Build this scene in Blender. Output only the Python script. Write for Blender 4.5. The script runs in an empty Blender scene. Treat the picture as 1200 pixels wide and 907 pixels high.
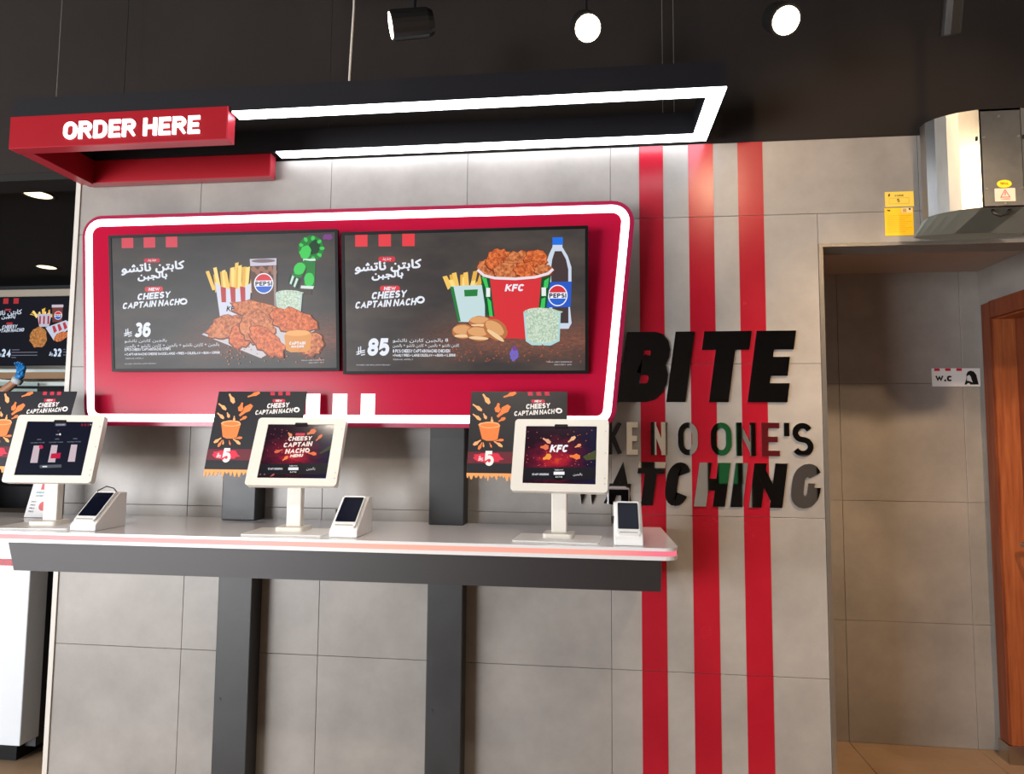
import bpy, bmesh, math, random
import numpy as np
from mathutils import Vector, Matrix

# ------------------------------------------------------------------ camera, world, lights, exposure
SC = bpy.context.scene
COL = SC.collection
H = 1.50                      # eye height: z values below are heights relative to the eye, H is added on build
D = 2.73                      # distance from the eye to the tiled wall
F_PX = 785.8
cam_d = bpy.data.cameras.new('camera'); cam = bpy.data.objects.new('camera', cam_d); COL.objects.link(cam)
cam_d.sensor_fit = 'HORIZONTAL'; cam_d.sensor_width = 36.0; cam_d.lens = 36.0*F_PX/1200.0
cam_d.clip_start = 0.05; cam_d.clip_end = 100
RM = Matrix(((0.993534806, 0.113240257, 0.00807671428),
             (-0.000562886205, 0.0760556945, -0.997103412),
             (-0.113526527, 0.990652399, 0.0756277210)))
right, down, fwd = RM[0], RM[1], RM[2]
cm = Matrix((right, -down, -fwd)).transposed().to_4x4()
cm.translation = Vector((0, 0, H))
cam.matrix_world = cm
SC.camera = cam

w = bpy.data.worlds.new('world'); SC.world = w; w.use_nodes = True
w.node_tree.nodes['Background'].inputs[0].default_value = (0.80, 0.88, 1.0, 1)
w.node_tree.nodes['Background'].inputs[1].default_value = 0.25

def area(name, loc, rot, sx, sy, power, color):
    l = bpy.data.lights.new(name, 'AREA'); l.shape = 'RECTANGLE'; l.size = sx; l.size_y = sy
    l.energy = power; l.color = color
    o = bpy.data.objects.new(name, l); COL.objects.link(o); o.location = loc; o.rotation_euler = rot
    return o
# daylight through the glazed shop front behind the camera
area('shopfront_daylight', (-4.85, -4.10, 1.25), (math.radians(90), 0, 0), 2.7, 2.1, 450, (0.95, 0.97, 1.0))
area('added_side_daylight', (-6.40, -2.0, 1.25), (math.radians(90), 0, math.radians(-90)), 4.0, 2.1, 300, (0.95, 0.97, 1.0))  # side daylight invented to light the wall and leave the recess dim
def spot(name, loc, target, power, ang, color=(1.0, 0.69, 0.41), blend=0.7, r=0.05):
    l = bpy.data.lights.new(name, 'SPOT'); l.energy = power; l.color = color
    l.spot_size = math.radians(ang); l.spot_blend = blend; l.shadow_soft_size = r
    o = bpy.data.objects.new(name, l); COL.objects.link(o); o.location = loc
    o.rotation_euler = (Vector(target)-Vector(loc)).to_track_quat('-Z', 'Y').to_euler()
    return o

vs = SC.view_settings
vs.view_transform = 'Standard'; vs.look = 'None'; vs.gamma = 1.0; vs.use_curve_mapping = False
vs.exposure = 0.15

# ------------------------------------------------------------------ helpers
def lin(c):
    return tuple(((v/255.0)/12.92 if v/255.0 <= 0.04045 else ((v/255.0+0.055)/1.055)**2.4) for v in c)

MATS = {}
def pmat(name, rgb, rough=0.5, metal=0.0, spec=0.5, em=None, es=0.0, coat=0.0, coat_rough=0.1, linear=False):
    if name in MATS: return MATS[name]
    m = bpy.data.materials.new(name); m.use_nodes = True
    b = m.node_tree.nodes['Principled BSDF']
    c = rgb if linear else lin(rgb)
    b.inputs['Base Color'].default_value = (*c, 1)
    b.inputs['Roughness'].default_value = rough; b.inputs['Metallic'].default_value = metal
    b.inputs['Specular IOR Level'].default_value = spec
    b.inputs['Coat Weight'].default_value = coat; b.inputs['Coat Roughness'].default_value = coat_rough
    if em is not None:
        b.inputs['Emission Color'].default_value = (*lin(em), 1); b.inputs['Emission Strength'].default_value = es
    MATS[name] = m
    return m

def noisy(name, c1, c2, scale, rough=(0.3, 0.5), detail=6, coords='Object', stretch=(1, 1, 1), spec=0.5, bump=0.0, metal=0.0, rand=0.0, rg=None):
    """two-tone procedural surface: large cloudy variation, fine grain, optional per-object tint"""
    if name in MATS: return MATS[name]
    m = bpy.data.materials.new(name); m.use_nodes = True
    nt = m.node_tree; N = nt.nodes; L = nt.links; b = N['Principled BSDF']
    tc = N.new('ShaderNodeTexCoord'); mp = N.new('ShaderNodeMapping'); mp.inputs['Scale'].default_value = stretch
    if coords == 'World':
        g = N.new('ShaderNodeNewGeometry'); L.new(g.outputs['Position'], mp.inputs['Vector'])
    else:
        L.new(tc.outputs[coords], mp.inputs['Vector'])
    n1 = N.new('ShaderNodeTexNoise'); n1.inputs['Scale'].default_value = scale; n1.inputs['Detail'].default_value = detail
    n1.inputs['Roughness'].default_value = 0.62
    L.new(mp.outputs[0], n1.inputs['Vector'])
    r = N.new('ShaderNodeValToRGB'); r.color_ramp.elements[0].position = 0.33; r.color_ramp.elements[1].position = 0.68
    r.color_ramp.elements[0].color = (*lin(c1), 1); r.color_ramp.elements[1].color = (*lin(c2), 1)
    L.new(n1.outputs[0], r.inputs[0])
    out = r.outputs[0]
    if rand:
        oi = N.new('ShaderNodeObjectInfo'); mr = N.new('ShaderNodeMapRange')
        mr.inputs['To Min'].default_value = 1-rand; mr.inputs['To Max'].default_value = 1+rand
        L.new(oi.outputs['Random'], mr.inputs['Value'])
        vm = N.new('ShaderNodeVectorMath'); vm.operation = 'SCALE'
        L.new(out, vm.inputs[0]); L.new(mr.outputs[0], vm.inputs['Scale']); out = vm.outputs[0]
    L.new(out, b.inputs['Base Color'])
    rr = N.new('ShaderNodeMapRange'); rr.inputs['To Min'].default_value = rough[0]; rr.inputs['To Max'].default_value = rough[1]
    L.new(n1.outputs[0], rr.inputs['Value']); L.new(rr.outputs[0], b.inputs['Roughness'])
    b.inputs['Specular IOR Level'].default_value = spec; b.inputs['Metallic'].default_value = metal
    if bump:
        bp = N.new('ShaderNodeBump'); bp.inputs['Strength'].default_value = bump; bp.inputs['Distance'].default_value = 0.002
        L.new(n1.outputs[0], bp.inputs['Height']); L.new(bp.outputs[0], b.inputs['Normal'])
    MATS[name] = m
    return m

def glow(rgb, s=1.0, name=None):
    """a lit display / light colour"""
    k = name or 'glow_%d_%d_%d_%d' % (*rgb, int(s*100))
    return pmat(k, (0, 0, 0), 0.3, 0, 0.12, em=rgb, es=s)

class MB:
    def __init__(s): s.v = []; s.f = []; s.m = []
    def face(s, pts, mi=0):
        i = len(s.v); s.v += [tuple(p) for p in pts]; s.f.append(tuple(range(i, i+len(pts)))); s.m.append(mi)
    def box(s, x0, x1, y0, y1, z0, z1, mi=0):
        i = len(s.v)
        s.v += [(x0,y0,z0),(x1,y0,z0),(x1,y1,z0),(x0,y1,z0),(x0,y0,z1),(x1,y0,z1),(x1,y1,z1),(x0,y1,z1)]
        for q in ((0,3,2,1),(4,5,6,7),(0,1,5,4),(1,2,6,5),(2,3,7,6),(3,0,4,7)): s.f.append(tuple(i+k for k in q)); s.m.append(mi)
        return s
    def prism(s, poly, fr, d0, d1, mi=0, back=True):
        """poly in (u,v) of frame fr=(o,ux,uy,un), extruded from d0 to d1 along un"""
        o, ux, uy, un = fr; n = len(poly); i = len(s.v)
        area2 = sum(poly[k][0]*poly[(k+1) % n][1]-poly[(k+1) % n][0]*poly[k][1] for k in range(n))
        if area2 < 0: poly = poly[::-1]
        for d in (d0, d1):
            for u, v in poly: s.v.append(tuple(o+ux*u+uy*v+un*d))
        s.f.append(tuple(i+n+k for k in range(n))); s.m.append(mi)
        if back: s.f.append(tuple(i+k for k in reversed(range(n)))); s.m.append(mi)
        for k in range(n):
            k2 = (k+1) % n; s.f.append((i+k, i+k2, i+n+k2, i+n+k)); s.m.append(mi)
        return s
    def ring(s, outer, inner, fr, d0, d1, mi=0):
        o, ux, uy, un = fr; n = len(outer); i = len(s.v)
        for d in (d0, d1):
            for loop in (outer, inner):
                for u, v in loop: s.v.append(tuple(o+ux*u+uy*v+un*d))
        O0, I0, O1, I1 = i, i+n, i+2*n, i+3*n
        for k in range(n):
            j = (k+1) % n
            for q in ((O1+k,O1+j,I1+j,I1+k),(O0+j,O0+k,I0+k,I0+j),(O0+k,O0+j,O1+j,O1+k),(I0+j,I0+k,I1+k,I1+j)): s.f.append(q); s.m.append(mi)
        return s
    def tube(s, pts, r, n=10, mi=0, caps=True):
        pts = [Vector(p) for p in pts]; rs = r if isinstance(r, (list, tuple)) else [r]*len(pts)
        i = len(s.v); up = None
        for k, p in enumerate(pts):
            t = (pts[min(k+1, len(pts)-1)]-pts[max(k-1, 0)]).normalized()
            if up is None: up = t.orthogonal().normalized()
            up = (up-t*up.dot(t)).normalized(); sd = t.cross(up)
            for a in range(n):
                c, q = math.cos(2*math.pi*a/n), math.sin(2*math.pi*a/n)
                s.v.append(tuple(p+up*(c*rs[k])+sd*(q*rs[k])))
        for k in range(len(pts)-1):
            for a in range(n):
                b = (a+1) % n; s.f.append((i+k*n+a, i+k*n+b, i+(k+1)*n+b, i+(k+1)*n+a)); s.m.append(mi)
        if caps:
            s.f.append(tuple(i+a for a in reversed(range(n)))); s.m.append(mi)
            s.f.append(tuple(i+(len(pts)-1)*n+a for a in range(n))); s.m.append(mi)
        return s
    def build(s, name, mats, parent=None, bevel=0.0, smooth=False, seg=2, raw=False):
        """vertices are eye-relative world coordinates; H is added to z unless raw (local coordinates)"""
        me = bpy.data.meshes.new(name)
        if not isinstance(mats, (list, tuple)): mats = [mats]
        vs_ = [Vector(v) for v in s.v]
        if not raw:
            for v in vs_: v.z += H
        o = bpy.data.objects.new(name, me); COL.objects.link(o)
        if parent is not None:
            o.parent = parent
            off = Vector((0, 0, 0)); p = parent
            while p is not None: off += p.location; p = p.parent
            if not raw: vs_ = [v-off for v in vs_]
        elif not raw:
            lo = Vector((min(v.x for v in vs_), min(v.y for v in vs_), min(v.z for v in vs_)))
            hi = Vector((max(v.x for v in vs_), max(v.y for v in vs_), max(v.z for v in vs_)))
            base = Vector(((lo.x+hi.x)/2, (lo.y+hi.y)/2, lo.z)); o.location = base
            vs_ = [v-base for v in vs_]
        me.from_pydata([tuple(v) for v in vs_], [], s.f)
        for m in mats: me.materials.append(m)
        me.polygons.foreach_set('material_index', s.m)
        if bevel:
            bm = bmesh.new(); bm.from_mesh(me)
            bmesh.ops.remove_doubles(bm, verts=bm.verts, dist=1e-6)
            eds = [e for e in bm.edges if len(e.link_faces) == 2 and e.calc_face_angle(0) > 0.6]
            bmesh.ops.bevel(bm, geom=eds, offset=bevel, segments=seg, affect='EDGES', profile=0.5, clamp_overlap=True)
            bm.to_mesh(me); bm.free()
        if smooth:
            me.polygons.foreach_set('use_smooth', [True]*len(me.polygons))
        me.update()
        return o

def tag(o, label=None, cat=None, group=None, kind=None):
    if label: o['label'] = label
    if cat: o['category'] = cat
    if group: o['group'] = group
    if kind: o['kind'] = kind
    return o
def thing(name, loc, label, cat, group=None, kind=None):
    o = bpy.data.objects.new(name, None); COL.objects.link(o); o.empty_display_size = 0.05
    o.location = (loc[0], loc[1], loc[2]+H)
    return tag(o, label, cat, group, kind)
def FR(o, ux=(1,0,0), uy=(0,0,1)):
    ux = Vector(ux).normalized(); uy = Vector(uy).normalized()
    return (Vector(o), ux, uy, ux.cross(uy))          # ux x uy: for x right / z up the normal is -y, towards the camera
def wallframe(y, x=0, z=0): return FR((x, y, z))
def rrect(x0, y0, x1, y1, r, n=5):
    p = []
    for cx, cy, a in ((x1-r, y0+r, -90), (x1-r, y1-r, 0), (x0+r, y1-r, 90), (x0+r, y0+r, 180)):
        for k in range(n+1):
            t = math.radians(a+90*k/n); p.append((cx+r*math.cos(t), cy+r*math.sin(t)))
    return p
def rpoly(pts, rads, n=6):
    """rounded convex polygon, CCW"""
    out = []; m = len(pts)
    for i in range(m):
        a, b, c = Vector(pts[i-1]), Vector(pts[i]), Vector(pts[(i+1) % m]); r = rads[i]
        d1 = (a-b).normalized(); d2 = (c-b).normalized()
        ang = d1.angle(d2); t = r/math.tan(ang/2); p1 = b+d1*t; p2 = b+d2*t
        cen = b+(d1+d2).normalized()*(r/math.sin(ang/2))
        a1 = math.atan2(p1.y-cen.y, p1.x-cen.x); a2 = math.atan2(p2.y-cen.y, p2.x-cen.x)
        while a2 < a1: a2 += 2*math.pi
        if a2-a1 > math.pi: a1 += 2*math.pi
        for k in range(n+1):
            q = a1+(a2-a1)*k/n; out.append((cen.x+r*math.cos(q), cen.y+r*math.sin(q)))
    return out
def inset(pts, d):
    """inset of a CCW closed loop of points by distance d (keeps the point count)"""
    n = len(pts); out = []
    for i in range(n):
        a, b, c = Vector(pts[i-1]), Vector(pts[i]), Vector(pts[(i+1) % n])
        e1 = (b-a); e2 = (c-b)
        n1 = Vector((-e1.y, e1.x)).normalized() if e1.length > 1e-7 else None
        n2 = Vector((-e2.y, e2.x)).normalized() if e2.length > 1e-7 else None
        n1 = n1 or n2; n2 = n2 or n1
        m = (n1+n2).normalized(); out.append(tuple(b+m*(d/max(0.35, m.dot(n1)))))
    return out

# ------------------------------------------------------------------ block lettering (stroke glyphs of any weight)
def arc(cx, cy, rx, ry, a0, a1, n=6):
    return [(cx+rx*math.cos(math.radians(a0+(a1-a0)*k/n)), cy+ry*math.sin(math.radians(a0+(a1-a0)*k/n))) for k in range(n+1)]
R_ = 0.34
def oval(): return arc(1-.5, .66, .5, .34, 0, 180, 10)+arc(.5, .34, .5, .34, 180, 360, 10)+[(1, .66)]
GL = {
 'A': (.78, [[(0,0),(.5,1),(1,0)], [(.2,.3),(.8,.3)]]),
 'B': (.66, [[(0,.52),(0,1),(.62,1)]+arc(.62,.76,.33,.24,90,-90,7)+[(0,.52)], [(.62,.52)]+arc(.62,.26,.38,.26,90,-90,7)+[(0,0),(0,.52)]]),
 'C': (.64, [arc(.5,.66,.5,.34,28,180,10)+arc(.5,.34,.5,.34,180,332,10)]),
 'D': (.68, [[(0,0),(0,1),(.5,1)]+arc(.5,.6,.5,.4,90,0,6)+arc(.5,.4,.5,.4,0,-90,6)+[(0,0)]]),
 'E': (.56, [[(1,1),(0,1),(0,0),(1,0)], [(0,.5),(.85,.5)]]),
 'F': (.54, [[(1,1),(0,1),(0,0)], [(0,.5),(.85,.5)]]),
 'G': (.66, [arc(.5,.66,.5,.34,30,180,10)+arc(.5,.34,.5,.34,180,360,10), [(1,.28),(1,.45)], [(1,.40),(.60,.40)]]),
 'H': (.68, [[(0,0),(0,1)], [(1,0),(1,1)], [(0,.5),(1,.5)]]),
 'I': (.0, [[(0,0),(0,1)]]),
 'J': (.5, [[(1,1),(1,.3)]+arc(.5,.3,.5,.3,0,-180,8)]),
 'K': (.66, [[(0,0),(0,1)], [(1,1),(.06,.42)], [(.3,.56),(1,0)]]),
 'L': (.52, [[(0,1),(0,0),(1,0)]]),
 'M': (.86, [[(0,0),(0,1),(.5,.3),(1,1),(1,0)]]),
 'N': (.70, [[(0,0),(0,1)], [(0,1),(1,0)], [(1,0),(1,1)]]),
 'O': (.68, [oval()]),
 'P': (.62, [[(0,0),(0,1),(.62,1)]+arc(.62,.74,.38,.26,90,-90,7)+[(0,.48)]]),
 'Q': (.68, [oval(), [(.6,.25),(1,0)]]),
 'R': (.66, [[(0,0),(0,1),(.6,1)]+arc(.6,.75,.38,.25,90,-90,7)+[(0,.5)], [(.5,.5),(1,0)]]),
 'S': (.62, [arc(.5,.75,.46,.25,25,270,12)+arc(.5,.25,.5,.25,90,-155,12)]),
 'T': (.62, [[(0,1),(1,1)], [(.5,0),(.5,1)]]),
 'U': (.68, [[(0,1),(0,.34)]+arc(.5,.34,.5,.34,180,360,10)+[(1,1)]]),
 'V': (.74, [[(0,1),(.5,0),(1,1)]]),
 'W': (1.08, [[(0,1),(.25,0),(.5,1),(.75,0),(1,1)]]),
 'X': (.7, [[(0,0),(1,1)], [(0,1),(1,0)]]),
 'Y': (.7, [[(0,1),(.5,.45),(1,1)], [(.5,.45),(.5,0)]]),
 'Z': (.62, [[(0,1),(1,1),(0,0),(1,0)]]),
 '0': (.6, [oval()]), '1': (.25, [[(0,.8),(1,1),(1,0)]]),
 '2': (.58, [arc(.5,.72,.5,.28,170,-40,9)+[(0,0),(1,0)]]),
 '3': (.58, [arc(.5,.75,.46,.25,150,-90,9), arc(.5,.26,.5,.26,90,-150,9)]),
 '4': (.62, [[(.8,0),(.8,1),(0,.28),(1,.28)]]),
 '5': (.58, [[(.95,1),(.1,1),(.04,.52)]+arc(.5,.31,.5,.31,120,-150,10)]),
 '6': (.6, [arc(.5,.7,.48,.3,30,180,6)+[(.0,.3)]+arc(.5,.3,.5,.3,180,540,14)]),
 '8': (.6, [arc(.5,.75,.46,.25,-90,270,14), arc(.5,.26,.5,.26,-90,270,14)]),
 "'": (.0, [[(0,.72),(0,1)]]), '.': (.0, [[(0,0),(0,0.02)]]), '-': (.35, [[(0,.45),(1,.45)]]), '+': (.5, [[(0,.45),(1,.45)], [(.5,.2),(.5,.7)]]),
}
BUTT = set('CGS235689J')
def ribbon(path, w_, cap=True, strip=False):
    """polyline -> list of quads (u,v) of width w_, mitred, square ends"""
    P = [Vector(p) for p in path]
    Q = [P[0]]
    for p in P[1:]:
        if (p-Q[-1]).length > 1e-5: Q.append(p)
    P = Q
    closed = (P[0]-P[-1]).length < 1e-4 and len(P) > 3
    if closed: P = P[:-1]
    n = len(P); h = w_/2; L = []; Rr = []
    if not closed and cap:
        P[0] = P[0]-(P[1]-P[0]).normalized()*h*0.999; P[-1] = P[-1]+(P[-1]-P[-2]).normalized()*h*0.999
    for i in range(n):
        if closed: a, c = P[i-1], P[(i+1) % n]
        else: a, c = P[max(i-1, 0)], P[min(i+1, n-1)]
        b = P[i]
        d1 = (b-a) if (b-a).length > 1e-6 else (c-b); d2 = (c-b) if (c-b).length > 1e-6 else (b-a)
        n1 = Vector((-d1.y, d1.x)).normalized(); n2 = Vector((-d2.y, d2.x)).normalized()
        m = n1+n2
        if m.length < 1e-4: m = n1
        m = m.normalized(); k = h/max(0.42, m.dot(n1)); L.append(b+m*k); Rr.append(b-m*k)
    if strip: return L, Rr, closed
    qs = []
    for i in range(n if closed else n-1):
        j = (i+1) % n; qs.append([L[i], Rr[i], Rr[j], L[j]])
    return qs
def raised_glyph(mb, ch, wt, height, width, fr, depth, shear=0.0, sx=1.0, dx=0.0):
    """a letter with real thickness: one continuous strip per stroke, crossing strokes a hair apart in depth"""
    W, paths = GL[ch]; w_ = wt*height; o, ux, uy, un = fr
    for pi, p in enumerate(paths):
        pp = [(w_/2+u*max(0.0, width-w_), w_/2+v*(height-w_)) for u, v in p]
        L, Rr, closed = ribbon(pp, w_, ch not in BUTT, True)
        d = depth+0.0003*pi
        def at(q, dd):
            x, y = min(max(q.x, 0.0), width), min(max(q.y, 0.0), height)
            return o+ux*((x+y*shear)*sx+dx)+uy*y+un*dd
        n = len(L); m = n if closed else n-1
        for i in range(m):
            j = (i+1) % n
            mb.face([at(L[i], d), at(Rr[i], d), at(Rr[j], d), at(L[j], d)])
            mb.face([at(L[j], d), at(L[j], 0), at(L[i], 0), at(L[i], d)]); mb.face([at(Rr[i], d), at(Rr[i], 0), at(Rr[j], 0), at(Rr[j], d)])
        if not closed:
            mb.face([at(L[0], d), at(L[0], 0), at(Rr[0], 0), at(Rr[0], d)]); mb.face([at(Rr[-1], d), at(Rr[-1], 0), at(L[-1], 0), at(L[-1], d)])
    return mb
def glyph(ch, wt, height=1.0, width=None):
    """quads of a glyph with stroke weight wt (fraction of height), scaled to height; width: total width"""
    W, paths = GL[ch]
    tot = (W+wt*0.55)*height if width is None else width
    if W == 0 and width is None: tot = wt*height
    w_ = wt*height; out = []
    for p in paths:
        pp = [(w_/2+u*max(0.0, tot-w_), w_/2+v*(height-w_)) for u, v in p]
        for q in ribbon(pp, w_, ch not in BUTT):
            out.append([(min(max(x, 0.0), tot), min(max(y, 0.0), height)) for x, y in q])
    return out, tot
def stroke_text(s, wt=0.2, sp=0.10, space=0.32):
    """quads in unit-height units"""
    x = 0.0; out = []
    for ch in s:
        if ch == ' ': x += space; continue
        q, t = glyph(ch, wt); out += [[(a+x, b) for a, b in k] for k in q]; x += t+sp
    return out, max(x-sp, 1e-3)

def font_mesh(s, extrude=0.0):
    """built-in font -> (verts2d, faces)"""
    c = bpy.data.curves.new('tmp_text', 'FONT'); c.body = s; c.size = 1.0; c.resolution_u = 2
    o = bpy.data.objects.new('tmp_text', c); COL.objects.link(o)
    dg = bpy.context.evaluated_depsgraph_get(); dg.update()
    me = bpy.data.meshes.new_from_object(o.evaluated_get(dg))
    V = [(v.co.x, v.co.y) for v in me.vertices]; Fc = [tuple(p.vertices) for p in me.polygons]
    bpy.data.objects.remove(o); bpy.data.curves.remove(c); bpy.data.meshes.remove(me)
    return V, Fc
def arab(*codes): return ''.join(chr(c) for c in codes)[::-1]     # joined forms, in visual order
AR_CAPTAIN = arab(0xfedb,0xfe8e,0xfe91,0xfe98,0xfee6,32,0xfee7,0xfe8e,0xfe97,0xfeb8,0xfeee)
AR_CHEESE = arab(0xfe91,0xfe8e,0xfedf,0xfea0,0xfe92,0xfee6)
AR_NEW = arab(0xfe9f,0xfeaa,0xfef3,0xfeaa)
AR_PIECES = arab(0xfed7,0xfec4,0xfeca,32,0xfea9,0xfe9f,0xfe8e,0xfe9d,32)+AR_CAPTAIN+' 8'

class Flat:
    """flat print or picture on a plane: drawn in the coordinates of a sketch quad that maps to the plane's rectangle"""
    def __init__(s, quad, fr, wdt, hgt, step=0.00004):
        # quad: TL, TR, BR, BL in sketch units -> (0,hgt),(wdt,hgt),(wdt,0),(0,0)
        dst = [(0, hgt), (wdt, hgt), (wdt, 0), (0, 0)]; A = []; B = []
        for (x, y), (u, v) in zip(quad, dst):
            A.append([x, y, 1, 0, 0, 0, -u*x, -u*y]); B.append(u)
            A.append([0, 0, 0, x, y, 1, -v*x, -v*y]); B.append(v)
        h = np.linalg.solve(np.array(A, float), np.array(B, float)); s.h = np.append(h, 1).reshape(3, 3)
        s.fr = fr; s.step = step; s.n = 8; s.w = wdt; s.hh = hgt; s.new()
    def new(s): s.mb = MB(); s.mats = []
    def mi(s, m):
        if m not in s.mats: s.mats.append(m)
        return s.mats.index(m)
    def at(s, x, y):
        p = s.h @ np.array([x, y, 1.0]); u, v = p[0]/p[2], p[1]/p[2]
        u = min(max(u, 0.0), s.w); v = min(max(v, 0.0), s.hh)
        o, ux, uy, un = s.fr
        return o+ux*u+uy*v+un*(s.step*s.n)
    def poly(s, pts, m):
        s.n += 1; P = [s.at(*p) for p in pts]
        un = s.fr[3]; nn = Vector((0, 0, 0))
        for i in range(len(P)): nn += (P[i]-P[0]).cross(P[(i+1) % len(P)]-P[0])
        if nn.dot(un) < 0: P = P[::-1]
        s.mb.face(P, s.mi(m))
    def polys(s, L, m):
        k = s.n
        for p in L: s.n = k; s.poly(p, m)
        s.n = k+1
    def rect(s, x0, y0, x1, y1, m): s.poly([(x0,y0),(x1,y0),(x1,y1),(x0,y1)], m)
    def blob(s, cx, cy, rx, ry, m, jag=0.0, seed=0, n=22, rot=0):
        rd = random.Random(seed); pts = []; c, q = math.cos(math.radians(rot)), math.sin(math.radians(rot))
        for k in range(n):
            a = 2*math.pi*k/n; r = 1+rd.uniform(-jag, jag); x, y = rx*r*math.cos(a), ry*r*math.sin(a)
            pts.append((cx+x*c-y*q, cy+x*q+y*c))
        s.poly(pts, m)
    def text(s, t, x0, y1, x1, hgt, m, wt=0.2, rise=0.0, shear=0.0, sp=0.10):
        """block lettering: baseline y1 at x0, cap height hgt, ends at x1, rises by `rise` over its length"""
        q, W = stroke_text(t, wt, sp); L = []
        for k in q:
            L.append([(x0+(x1-x0)*a/W+shear*hgt*b, y1-hgt*b-rise*a/W) for a, b in k])
        s.polys(L, m)
    def font(s, t, x0, y1, x1, hgt, m, rise=0.0, bold=0.0, top=None):
        V, Fc = font_mesh(t)
        if not V: return
        ax = min(v[0] for v in V); bx = max(v[0] for v in V); ay = min(v[1] for v in V); by = max(v[1] for v in V)
        offs = [(0, 0)] if not bold else [(-bold, 0), (bold, 0), (0, bold), (0, -bold), (0, 0)]
        L = []
        for dx, dy in offs:
            for f in Fc:
                L.append([(x0+(x1-x0)*(V[i][0]-ax)/(bx-ax)+dx, y1-hgt*(V[i][1]-ay)/(by-ay)+dy-rise*(V[i][0]-ax)/(bx-ax)) for i in f])
        s.polys(L, m)
    def build(s, name, parent):
        if not s.mb.f: return None
        o = s.mb.build(name, s.mats, parent); s.new(); return o

# ------------------------------------------------------------------ materials
M_TILE = noisy('grey_porcelain', (140,135,130), (162,156,150), 3.2, (0.28, 0.45), 7, 'World', (1,1,1), 0.45, 0.05, rand=0.035)
M_GROUT = pmat('grey_grout', (108,104,100), 0.9)
M_FLOOR = noisy('tan_floor_tile', (172,142,112), (192,162,132), 4.0, (0.22, 0.4), 6, 'World', (1,1,1), 0.5, 0.03, rand=0.03)
M_BLACK = noisy('black_paint', (26,24,24), (34,31,30), 2.0, (0.7, 0.85), 4, 'World', spec=0.25)
M_DARKW = noisy('brown_black_paint', (36,31,29), (43,37,34), 1.5, (0.75, 0.9), 4, 'World', spec=0.2)
M_RED = noisy('red_vinyl', (156,17,36), (164,20,40), 5.0, (0.22, 0.30), 3, 'World', spec=0.5)
M_REDP = pmat('red_panel', (178,22,56), 0.2, 0, 0.14)
M_REDRIM = pmat('crimson_rim', (150,18,60), 0.3)
M_REDBOX = pmat('red_sign_box', (150,10,26), 0.4, 0, 0.3)
M_REDEDGE = pmat('red_acrylic_edge', (176,44,58), 0.3)
M_LED = pmat('led_white', (255,255,255), 0.4, em=(240,246,255), es=8.0)
M_LEDP = pmat('led_panel_white', (255,255,255), 0.4, em=(255,250,253), es=2.6)
M_LOGO = pmat('led_logo_white', (255,255,255), 0.4, em=(255,252,253), es=1.25)
M_GREYMET = noisy('grey_powder_coat', (46,46,48), (53,53,54), 6.0, (0.35, 0.5), 4, 'World', spec=0.4)
M_BEAM = pmat('charcoal_beam', (37,31,31), 0.5)
M_FRAMED = pmat('dark_frame', (24,23,27), 0.6, 0, 0.2)
M_STEEL = pmat('brushed_steel', (190,188,182), 0.28, 1.0)
M_STEELM = pmat('satin_steel', (196,192,186), 0.24, 0.95)
M_TRIMW = pmat('cream_trim', (204,199,190), 0.45)
M_GALV = noisy('galvanised_sheet', (150,152,152), (176,176,172), 9.0, (0.30, 0.42), 4, 'World', (1,1,0.2), 0.5, 0.0, metal=1.0)
M_WHITE = pmat('white_solid_surface', (228,226,226), 0.12, 0, 0.5)
M_WHITEG = pmat('white_gloss_laminate', (206,210,214), 0.2)
M_CREAM = pmat('warm_white_powder_coat', (220,215,205), 0.4)
M_CREAM2 = pmat('white_plastic', (236,236,234), 0.35)
M_PINK = pmat('led_counter_pink', (110,50,50), 0.4, em=(255,132,132), es=0.85)
_N = M_PINK.node_tree.nodes; _g = _N.new('ShaderNodeNewGeometry'); _s = _N.new('ShaderNodeSeparateXYZ'); _m = _N.new('ShaderNodeMapRange'); _r = _N.new('ShaderNodeValToRGB')
M_PINK.node_tree.links.new(_g.outputs['Position'], _s.inputs[0]); M_PINK.node_tree.links.new(_s.outputs['X'], _m.inputs['Value']); M_PINK.node_tree.links.new(_m.outputs[0], _r.inputs[0])
_m.inputs['From Min'].default_value = -2.2; _m.inputs['From Max'].default_value = 0.3
for _p, _c in ((0.0, (255,128,132)), (0.35, (255,146,142)), (0.62, (255,176,150)), (0.88, (255,168,150)), (0.97, (255,118,140))):
    _e = _r.color_ramp.elements.new(_p); _e.color = (*lin(_c), 1)
_r.color_ramp.elements.remove(_r.color_ramp.elements[-1]); _r.color_ramp.elements.remove(_r.color_ramp.elements[0])
M_PINK.node_tree.links.new(_r.outputs[0], _N['Principled BSDF'].inputs['Emission Color'])
M_DISP = pmat('black_glass', (6,7,12), 0.08, 0, 0.5)
M_BEZEL = pmat('black_bezel', (16,16,18), 0.45, 0, 0.15)
M_MIRROR = pmat('black_mirror_acrylic', (228,228,230), 0.02, 1.0)
M_WOOD = noisy('reddish_wood', (136,70,38), (172,98,56), 3.0, (0.35, 0.5), 6, 'World', (18,18,1.2), 0.4, 0.04)
M_WOODD = noisy('dark_reddish_wood', (108,50,28), (138,70,40), 3.0, (0.35, 0.5), 6, 'World', (18,18,1.2), 0.4, 0.04)
M_YEL = pmat('yellow_card', (246,196,30), 0.45)
M_YEL2 = pmat('pale_yellow_card', (240,206,84), 0.45)
M_INK = pmat('dark_ink', (50,32,20), 0.6)
M_PINKINK = pmat('pink_ink', (214,96,100), 0.6)
M_PAPER = pmat('white_paper', (232,230,228), 0.6)
M_CABLE = pmat('black_cable', (14,14,15), 0.5)
M_WIRE = pmat('steel_wire', (150,148,145), 0.4, 0.6)
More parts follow.
